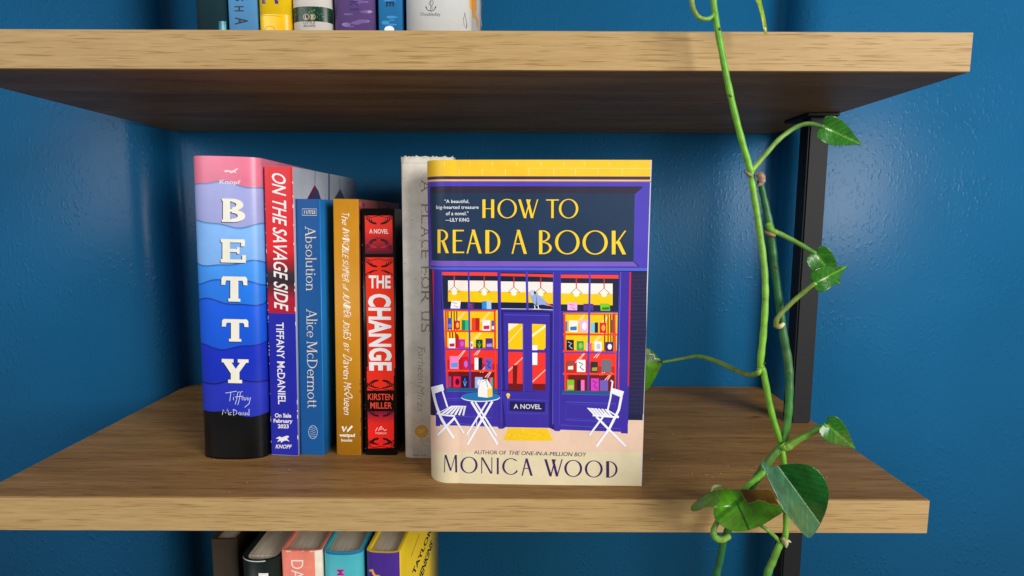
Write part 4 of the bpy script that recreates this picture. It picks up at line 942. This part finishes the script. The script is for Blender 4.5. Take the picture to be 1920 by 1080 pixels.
    B.text('small_lettering', 'Doubleday', (789, 23.6, 825.5, 31.5), K, bold=-.004)
    B.poly('spine_illustration', zt((1765, -20), (1815, -20), (1818, 60), (1812, 100), (1832, 150), (1828, 204), (1812, 140), (1790, 120), (1782, 70), (1770, 60)), (240, 168, 50), 2)
    B.line('spine_illustration', zt((1738, 100), (1724, 130), (1728, 180), (1742, 210), (1746, 160), (1730, 90)), .7, (60, 60, 64), 2); B.line('spine_illustration', zt((1752, 170), (1744, 206)), .6, (60, 60, 64), 2)
    B.line('spine_illustration', zt((1870, 10), (1840, 90), (1856, 190)), 1.0, (200, 208, 212), 2); B.build()
upper_row()

# ---- books on the lower shelf (only their heads are in view)
GL = 'books on the lower shelf'
ZL = -GAP - TH; ze = Zm(410, 980, 4.267)
def lower(name, label, xl, xr, ytop, col, mat, b=.007, n=2.6, depth=.150, rz=0.0, Y=.052, t=.0022):
    L_, R_ = at(xl, ytop, Y), at(xr, ytop, Y); h = at((xl + xr) / 2, ytop, Y - b * .3).z - ZL
    return Book(name, label, 'book', GL, ((L_.x + R_.x) / 2, Y - b * .6, ZL), math.radians(rz), R_.x - L_.x, depth, h, col, mat, b=b, n=n, t=t, inset=.0035)
def lower_row():
    B = lower('hardcover_book', 'tall plain dark brown book at the left end of the lower shelf', 396, 446, 1010, (64, 52, 36), M_WORN, b=.004, n=4, Y=.10)
    B.band('spine_illustration', .02, .022, (84, 70, 50), None, -B.w * .5, B.w * .5, 1); B.build()
    B = lower('hardcover_book', 'black green hardcover with pale rim in the lower shelf row', 453, 526, 1047, (20, 30, 28), M_GLOSS, b=.012, n=2.1)
    B.text('title_lettering', 'I', (485, 1074.5, 503, 1092), (236, 236, 236), bold=.03); B.band('jacket_wear', B.h - .0009, B.h, (196, 206, 202), None, -B.w * .9, B.w * .2, 1); B.build()
    B = lower('hardcover_book', 'salmon pink hardcover with chipped jacket in the lower shelf row', 528, 604, 1031, (236, 132, 112), M_WORN, b=.004, n=4)
    hw = B.w / 2
    B.band('spine_illustration', 0, B.h, (238, 226, 206), None, hw - .0055, hw + .14, 1)
    for k in range(9):
        s = -hw + random.random() * .024; d_ = random.uniform(.001, .003)
        B.poly('jacket_wear', [(s, B.h), (s + d_ * 2, B.h), (s + d_ * 1.6, B.h - d_ * .3), (s + d_ * .5, B.h - d_ * .5)], random.choice(((240, 200, 184), (224, 120, 100))), 2, True)
    B.text('title_lettering', 'DA', (546, 1050, 569, 1086), (246, 232, 222), rot=True, bold=-.006, lay=3); B.build()
    B = lower('hardcover_book', 'turquoise hardcover with magenta letter in the lower shelf row', 607, 680, 1033, (74, 176, 188), M_GLOSS, b=.008, n=2.4)
    B.band('jacket_wear', B.h - .0022, B.h, (36, 110, 170), None, B.ps[0], B.ps[-1], 1)
    B.text('title_lettering', 'M', (631.5, 1067.5, 645.5, 1079), (190, 24, 140), rot=True, bold=.03, lay=2); B.build()
    B = lower('hardcover_book', 'violet spined hardcover with a yellow lettered cover on the lower shelf', 686, 750, 1034, (250, 214, 48), M_GLOSS, b=.006, n=2.8, rz=-3.5, depth=.165)
    hw = B.w / 2
    B.band('spine_illustration', 0, B.h, (72, 44, 138), None, -hw - .03, hw + .0005, 1)
    B.line('spine_lettering', ze((1206, 384), (1230, 380), (1236, 402), (1250, 424), (1290, 430)), 4.4, (236, 174, 60), 2)
    BKK = (30, 24, 20)
    for s, q in (('TAYLOR', ((1545, 398), (1690, 40), (1708, 60), (1566, 420))), ('JENKINS', ((1600, 425), (1700, 130), (1716, 190), (1630, 470)))):
        V, Fs = text_shape(s, .03); (a, b_, c, d) = ze(*q)
        Q = [((a[0] * (1 - u) + b_[0] * u) * v + (d[0] * (1 - u) + c[0] * u) * (1 - v), (a[1] * (1 - u) + b_[1] * u) * v + (d[1] * (1 - u) + c[1] * u) * (1 - v)) for u, v in V]
        B.tris('title_lettering', Q, Fs, BKK, 2)
    B.line('small_lettering', ze((1540, 270), (1606, 90)), .7, (110, 90, 40), 2); B.build()
lower_row()

# ------------------------------------------------------------------ hanging vine
def smooth_path(pts, n=10):
    P = [Vector(p) for p in pts]; out = []
    for i in range(len(P) - 1):
        p0, p1, p2, p3 = P[max(i - 1, 0)], P[i], P[i + 1], P[min(i + 2, len(P) - 1)]
        for k in range(n):
            t = k / n; t2, t3 = t * t, t * t * t
            out.append(0.5 * ((2 * p1) + (p2 - p0) * t + (2 * p0 - 5 * p1 + 4 * p2 - p3) * t2 + (3 * p1 - p0 - 3 * p2 + p3) * t3))
    out.append(P[-1]); return out
def tube(name, pts, r, cols, parent, sides=10, n=8):
    """pts (x, y of the picture, depth Y); r one or more radii; cols one or two colours"""
    W = smooth_path([at(x, y, Y) for x, y, Y in pts], n); m = len(W)
    rs = [v * .93 for v in (r if isinstance(r, (list, tuple)) else (r, r))]
    cc = cols if isinstance(cols[0], (tuple, list)) else (cols, cols)
    base = Vector(parent.location) if parent else Vector()
    V, C, Fs = [], [], []; up = Vector((0.2, 1, 0.1)).normalized()
    for i, p in enumerate(W):
        t = (W[min(i + 1, m - 1)] - W[max(i - 1, 0)]).normalized()
        a = t.cross(up).normalized(); b = t.cross(a).normalized(); f = i / (m - 1)
        rr = float(np.interp(f, np.linspace(0, 1, len(rs)), rs)) * (1 + .05 * math.sin(i * 1.3)); col = [float(np.interp(f, np.linspace(0, 1, len(cc)), [lin(c)[j] for c in cc])) for j in range(3)]
        for k in range(sides):
            g_ = 2 * math.pi * k / sides; V.append(p - base + a * rr * math.cos(g_) + b * rr * math.sin(g_)); C.append((*col, 1))
    for i in range(m - 1):
        for k in range(sides):
            k2 = (k + 1) % sides; Fs.append((i * sides + k, i * sides + k2, (i + 1) * sides + k2, (i + 1) * sides + k))
    Fs.append(tuple(range(sides))[::-1]); Fs.append(tuple((m - 1) * sides + k for k in range(sides)))
    return mesh_obj(name, V, Fs, M_STEM, parent, True, C)
def leaf(name, outline, Yf, colf, parent, label=None, step=9.0, thick=.00035):
    bm = bmesh.new(); n = len(outline)
    sm = []
    for i in range(n):
        p0, p1, p2, p3 = outline[i - 1], outline[i], outline[(i + 1) % n], outline[(i + 2) % n]
        for k in range(4):
            t = k / 4; t2, t3 = t * t, t * t * t
            sm.append(tuple(.5 * (2 * p1[j] + (p2[j] - p0[j]) * t + (2 * p0[j] - 5 * p1[j] + 4 * p2[j] - p3[j]) * t2 + (3 * p1[j] - p0[j] - 3 * p2[j] + p3[j]) * t3) for j in (0, 1)))
    bm.faces.new([bm.verts.new((x, y, 0)) for x, y in sm])
    xs = [p[0] for p in sm]; ys = [p[1] for p in sm]
    for ax, lo, hi in ((0, min(xs), max(xs)), (1, min(ys), max(ys))):
        for v in np.arange(lo + step / 2, hi, step):
            bmesh.ops.bisect_plane(bm, geom=bm.verts[:] + bm.edges[:] + bm.faces[:], plane_co=(v if ax == 0 else 0, v if ax == 1 else 0, 0), plane_no=(1, 0, 0) if ax == 0 else (0, 1, 0), dist=1e-4)
    bmesh.ops.triangulate(bm, faces=bm.faces[:]); bm.verts.ensure_lookup_table()
    base = Vector(parent.location)
    V, C = [], []
    for v in bm.verts:
        V.append(at(v.co.x, v.co.y, Yf(v.co.x, v.co.y)) - base); C.append(lin(colf(v.co.x, v.co.y)))
    Fs = [tuple(v.index for v in f.verts) for f in bm.faces] if True else None
    bm.verts.index_update(); Fs = [tuple(v.index for v in f.verts) for f in bm.faces]; bm.free()
    o = mesh_obj(name, V, Fs, M_LEAF, parent, True, C)
    md = o.modifiers.new('thickness', 'SOLIDIFY'); md.thickness = thick * .6; md.offset = 0
    if label: o['label'] = label
    return o

def vine():
    root = empty('pothos_vine', at(1340, -40, -.022)); tag(root, 'green trailing pothos vine hanging in front of the shelves', 'houseplant')
    LG, MG, DG, YG, OL = (116, 178, 40), (84, 150, 48), (34, 96, 50), (136, 178, 70), (120, 140, 56)
    y0 = -.022
    tube('stem', [(1322, -330, y0), (1330, -180, y0), (1336, -40, y0), (1340, 20, y0), (1352, 90, y0), (1368, 170, y0), (1386, 245, y0), (1404, 308, y0), (1409, 324, y0)], (.0019, .0021, .0022), (LG, (96, 168, 34), LG), root)
    tube('stem', [(1408, 322, y0), (1413, 360, y0), (1424, 430, y0), (1433, 500, y0), (1435, 560, y0), (1431, 630, y0), (1426, 682, y0), (1432, 700, y0), (1446, 770, y0), (1464, 830, y0)], (.0021, .0022, .0024, .0020), (LG, (122, 176, 60), LG, (96, 160, 40)), root)
    tube('stem', [(1425, 338, y0 + .003), (1432, 370, y0 + .004), (1441, 412, y0 + .004), (1446, 440, y0 + .004), (1451, 490, y0 + .004), (1460, 560, y0 + .004), (1468, 622, y0 + .004), (1478, 680, y0 + .004), (1480, 730, y0 + .003), (1477, 790, y0 + .002), (1468, 832, y0 + .001)], (.0020, .0027, .0028, .0029, .0026), (DG, (44, 112, 60), DG, (30, 100, 56), MG), root)
    # dry sheath and bud scars
    tube('bud_sheath', [(1418, 326, y0 - .002), (1426, 330, y0 - .003), (1429, 340, y0 - .003), (1422, 349, y0 - .002)], (.0014, .0028, .0020, .0004), ((120, 96, 80), (168, 130, 110), (196, 160, 140)), root)
    tube('bud_sheath', [(1396, 321, y0 - .002), (1403, 326, y0 - .002), (1410, 330, y0 - .002)], (.0008, .0014, .0012), ((100, 90, 80), (150, 150, 90)), root)
    tube('bud_sheath', [(1432, 434, y0 + .001), (1444, 439, y0), (1453, 441, y0)], (.0008, .0016, .0014), ((80, 50, 40), (170, 130, 90)), root)
    tube('bud_sheath', [(1452, 612, y0), (1462, 612, y0), (1470, 606, y0)], (.0010, .0020, .0012), ((120, 90, 60), (206, 210, 150)), root)
    for x, y, dx, dy in ((1427, 690, -9, 1), (1430, 684, 5, -4), (1366, 178, 6, 3), (1437, 560, -6, 3), (1466, 842, -5, 7), (1452, 500, 6, 4), (1356, 1016, -6, 2), (1346, 52, 6, 4), (1478, 700, 6, 3)):
        tube('aerial_root', [(x, y, y0), (x + dx * .6, y + dy * .5, y0 - .002), (x + dx, y + dy, y0 - .0025)], (.0009, .0007, .0003), ((120, 110, 60), (96, 66, 44)), root, 6, 3)
    # petioles
    def pet(pts, r=(.0016, .0013), cols=(LG, MG)): return tube('petiole', pts, r, cols, root)
    pet([(1408, 322, y0), (1430, 296, y0), (1460, 262, y0), (1490, 240, y0), (1516, 232, y0 - .004), (1545, 238, y0 - .01)], (.0017, .0016, .0014), (YG, (86, 140, 60)))
    pet([(1440, 420, y0 + .003), (1448, 432, y0), (1466, 440, y0 - .002), (1500, 458, y0 - .006), (1530, 476, y0 - .012)], (.0022, .0017, .0014), (LG, (110, 150, 60), MG))
    pet([(1455, 612, y0), (1458, 596, y0 - .002), (1478, 574, y0 - .003), (1502, 552, y0 - .006), (1530, 530, y0 - .012)], (.0018, .0017, .0015), ((110, 120, 50), OL, YG))
    pet([(1425, 690, y0), (1420, 700, y0), (1402, 702, .0), (1375, 692, .024), (1345, 678, .042), (1310, 668, .058), (1280, 672, .066), (1241, 679, .072)], (.0018, .0020, .0018, .0011), (LG, OL, (96, 140, 60), (110, 176, 60)))
    tube('stem', [(1468, 832, y0 + .001), (1452, 852, y0), (1430, 880, y0 + .002), (1412, 908, y0 + .004), (1396, 930, y0 + .006), (1380, 960, y0 + .006), (1366, 992, y0 + .006), (1357, 1014, y0 + .006), (1350, 1050, y0 + .006), (1340, 1100, y0 + .006), (1332, 1200, y0 + .006), (1340, 1330, y0 + .006)], (.0026, .0030, .0028, .0026, .0022), (MG, (34, 80, 26), (30, 90, 40), DG, (60, 130, 60)), root)
    pet([(1468, 834, y0 - .002), (1475, 838, y0 - .004), (1490, 828, y0 - .006), (1520, 812, y0 - .010), (1550, 796, y0 - .016)], (.0030, .0030, .0022, .0018), ((120, 180, 70), LG, MG))
    tube('stem', [(1466, 838, y0), (1470, 865, y0), (1473, 900, y0 + .004), (1474, 960, y0 + .003), (1472, 1008, y0 + .001), (1462, 1022, y0), (1450, 1050, y0), (1438, 1080, y0), (1428, 1140, y0), (1434, 1290, y0)], (.0018, .0021, .0022, .0028, .0024), (LG, MG, LG, (60, 134, 50), (50, 124, 60)), root)
    tube('bud_sheath', [(1466, 1008, y0 - .002), (1473, 1016, y0 - .003), (1474, 1026, y0 - .003)], (.0014, .0022, .0006), ((150, 130, 90), (214, 206, 160)), root)
    tube('bud_sheath', [(1470, 1014, y0 - .002), (1478, 1014, y0 - .002), (1483, 1017, y0 - .002)], (.0016, .0010, .0003), ((150, 160, 90), (214, 206, 180)), root)
    pet([(1462, 1016, y0), (1452, 1005, y0 - .001), (1438, 993, y0 - .002), (1425, 984, y0 + .002)], (.0015, .0013), (MG, YG))
    # petiole loop that carries the lower leaf
    pet([(1366, 1006, y0 + .002), (1352, 1012, y0 - .004), (1340, 1006, y0 - .007), (1338, 994, y0 - .007), (1344, 980, y0 - .005), (1354, 962, y0)], (.0022, .0024, .0020, .0016), (YG, (110, 160, 50), (84, 130, 40)))
    pet([(1336, 922, y0 - .001), (1338, 914, y0 - .003), (1347, 911, y0 - .004), (1357, 914, y0 - .003), (1362, 922, y0)], (.0010, .0012, .0010), ((190, 214, 150), YG))
    pet([(1440, 876, y0 + .001), (1424, 892, y0), (1408, 905, y0), (1394, 920, y0 + .002)], (.0022, .0022, .0018), ((84, 156, 40), (110, 180, 50), MG))
    # curl and leaf tip from above
    pet([(1320, -210, y0), (1303, -110, y0), (1299, -30, y0), (1297, -4, y0 - .001), (1300, 16, y0 - .002), (1310, 32, y0 - .002), (1325, 36, y0 - .002), (1336, 30, y0 - .001), (1340, 18, y0)], (.0014, .0017, .0015, .0012), (YG, (120, 150, 60), LG))
    pet([(1330, -170, y0), (1368, -190, y0 + .002), (1398, -140, y0 + .002), (1409, -71, y0 + .001)], (.0015, .0013), (LG, YG))
    zl = Zm(1140, 0, 3.6)
    leaf('leaf', zl((965, -260), (930, -160), (960, -60), (1000, 10), (1022, 70), (1040, 150), (1050, 205), (1064, 232), (1074, 218), (1066, 150), (1050, 70), (1034, 0), (1040, -90), (1030, -190)),
         lambda x, y: -.022 - .004 * math.sin(y * .03) + (x - 1425) * .0002, lambda x, y: (150 + (y > 30) * 14, 180, 46), root, step=6)
    # leaf behind the facing book
    zp = Zm(1180, 540, 3.376)
    def Yb(x, y): return .074 + .00010 * abs(y - (679 + (1241 - x) * .25)) - .00012 * (1241 - x) * .4
    leaf('leaf', zp((60, 352), (105, 370), (140, 393), (172, 428), (206, 470), (192, 512), (160, 575), (126, 630), (98, 655), (60, 690), (0, 705), (-60, 650), (-70, 520), (-40, 400), (10, 350)), Yb,
         lambda x, y: (120, 190, 50) if abs(y - (679 + (1241 - x) * .22)) < 1.5 else ((84, 156, 30) if y > 682 else (50, 116, 34)), root)
    # lower leaf with the brown patch
    zq = Zm(1220, 780, 3.6)
    def Y1(x, y):
        u = (x - 1385) / 85; v = (y - 950) / 40
        return -.030 - .016 * math.cos(min(1.2, abs(v * .8)) ) + .006 * u * u + .010 * max(0, -v) + .004 * math.sin(u * 4 + v)
    def inside(x, y, P):
        c = False; j = len(P) - 1
        for i in range(len(P)):
            if (P[i][1] > y) != (P[j][1] > y) and x < (P[j][0] - P[i][0]) * (y - P[i][1]) / (P[j][1] - P[i][1] + 1e-9) + P[i][0]: c = not c
            j = i
        return c
    brown = zq((600, 490), (820, 490), (862, 598), (800, 590), (770, 572), (720, 565), (690, 580), (655, 586), (632, 552))
    def c1(x, y):
        if inside(x, y, brown): return (122, 84, 22)
        if inside(x, y + 2.6, brown) or inside(x, y - 2.0, brown) or inside(x + 2.5, y, brown): return (176, 156, 74)
        d = abs((x - 1385) - (y - 950) * .45)
        if d < 2.4 and y > 938: return (44, 100, 20)
        if abs((x - 1372) + (y - 950) * 1.2) < 7 and y < 975: return (58, 120, 22)
        if inside(x, y, zq((268, 600), (350, 570), (360, 620), (300, 645))): return (98, 134, 66)
        k = ((x - 1372) * .9 + abs((x - 1372) * .4 - (y - 948)) * .8) % 17 < 2
        return (102, 172, 40) if k else ((86, 160, 30) if x > 1350 else (78, 142, 32))
    leaf('leaf', zq((270, 622), (290, 588), (340, 548), (400, 515), (480, 500), (600, 497), (720, 497), (810, 507), (842, 560), (870, 600), (897, 642), (840, 682), (740, 742), (620, 777), (530, 768), (462, 726), (428, 680), (418, 618), (372, 616), (320, 640), (285, 644)), Y1, c1, root, 'leaf with a dry brown patch along its edge', step=1.9)
    # leaves at the ends of the petioles that run on to the right
    for (x, y, Yd, ang, ln) in ((1545, 238, -.032, 25, 74), (1530, 476, -.034, 52, 70), (1530, 530, -.034, -28, 62), (1550, 796, -.038, 40, 66)):
        ca, sa = math.cos(math.radians(ang)), math.sin(math.radians(ang))
        prof = [(0, 0), (-.10, .16), (-.06, .32), (.12, .42), (.36, .40), (.62, .28), (.86, .12), (1.06, 0), (.86, -.12), (.62, -.28), (.36, -.40), (.12, -.42), (-.06, -.32), (-.10, -.16)]
        P = [(x + ln * (u * ca - v * .85 * sa), y + ln * (u * sa + v * .85 * ca)) for u, v in prof]
        def Yl(px_, py_, x=x, y=y, ca=ca, sa=sa, Yd=Yd):
            u = (px_ - x) * ca + (py_ - y) * sa; v = -(px_ - x) * sa + (py_ - y) * ca
            return Yd - .00006 * u - .00012 * abs(v) + .000004 * u * u
        def cl(px_, py_, x=x, y=y, ca=ca, sa=sa):
            v = -(px_ - x) * sa + (py_ - y) * ca
            u = (px_ - x) * ca + (py_ - y) * sa
            return (112, 170, 60) if abs(v) < 1.4 else ((62, 132, 42) if (u - abs(v) * .8) % 11 < 2 else (46, 114, 32))
        leaf('leaf', P, Yl, cl, root, step=2.5)
    # glossy folded leaf at the right
    def Y2(x, y):
        e = (x - 1436) * 1.18 - (y - 868) * .86        # >0 right of the fold line
        f = e - 22
        return -.050 + (.00024 * f if f < 0 else -.00020 * f + .0000010 * f * f) - (y - 870) * .00006
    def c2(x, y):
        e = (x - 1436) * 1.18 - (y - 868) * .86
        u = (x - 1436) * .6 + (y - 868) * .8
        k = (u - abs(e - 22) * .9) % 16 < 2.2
        return ((36, 106, 40) if k else (24, 92, 30)) if e > 24 else ((96, 140, 84) if e > 20 else ((80, 130, 96) if k else (66, 116, 84)))  # left flap paler and greyer, its glossy reflection put into the colour
    leaf('leaf', zq((752, 296), (770, 308), (800, 340), (860, 334), (940, 322), (1010, 322), (1090, 340), (1160, 400), (1200, 500), (1190, 620), (1140, 740), (1080, 820), (1040, 806), (1005, 768), (940, 690), (890, 625), (840, 520), (800, 440), (768, 362), (746, 330)), Y2, c2, root, 'glossy folded leaf in front of the others', step=2.2)
vine()

# ------------------------------------------------------------------ dust on the shelf
def dust():
    m, nt, b = new_mat('pale_dust'); b.inputs['Base Color'].default_value = (0.62, 0.58, 0.52, 1); b.inputs['Roughness'].default_value = 0.95
    V, Fs = [], []; rr = random.Random(3)
    for k in range(150):
        x = rr.uniform(-.30, .27); y = rr.uniform(.004, .27); r = rr.uniform(.00012, .00038); a0 = rr.uniform(0, 6.3)
        if k < 40: x, y = .16 + rr.gauss(0, .035), .035 + abs(rr.gauss(0, .03))
        n = len(V)
        for j in range(3): V.append((x + r * rr.uniform(.6, 2.2) * math.cos(a0 + j * 2.1), y + r * math.sin(a0 + j * 2.1), 0.00005))
        V.append((x, y, r * .8)); Fs += [(n, n + 1, n + 3), (n + 1, n + 2, n + 3), (n + 2, n, n + 3), (n, n + 2, n + 1)]
    tag(mesh_obj('dust', V, Fs, m), 'tiny pale dust specks scattered on the lower shelf', 'dust', kind='stuff')
dust()
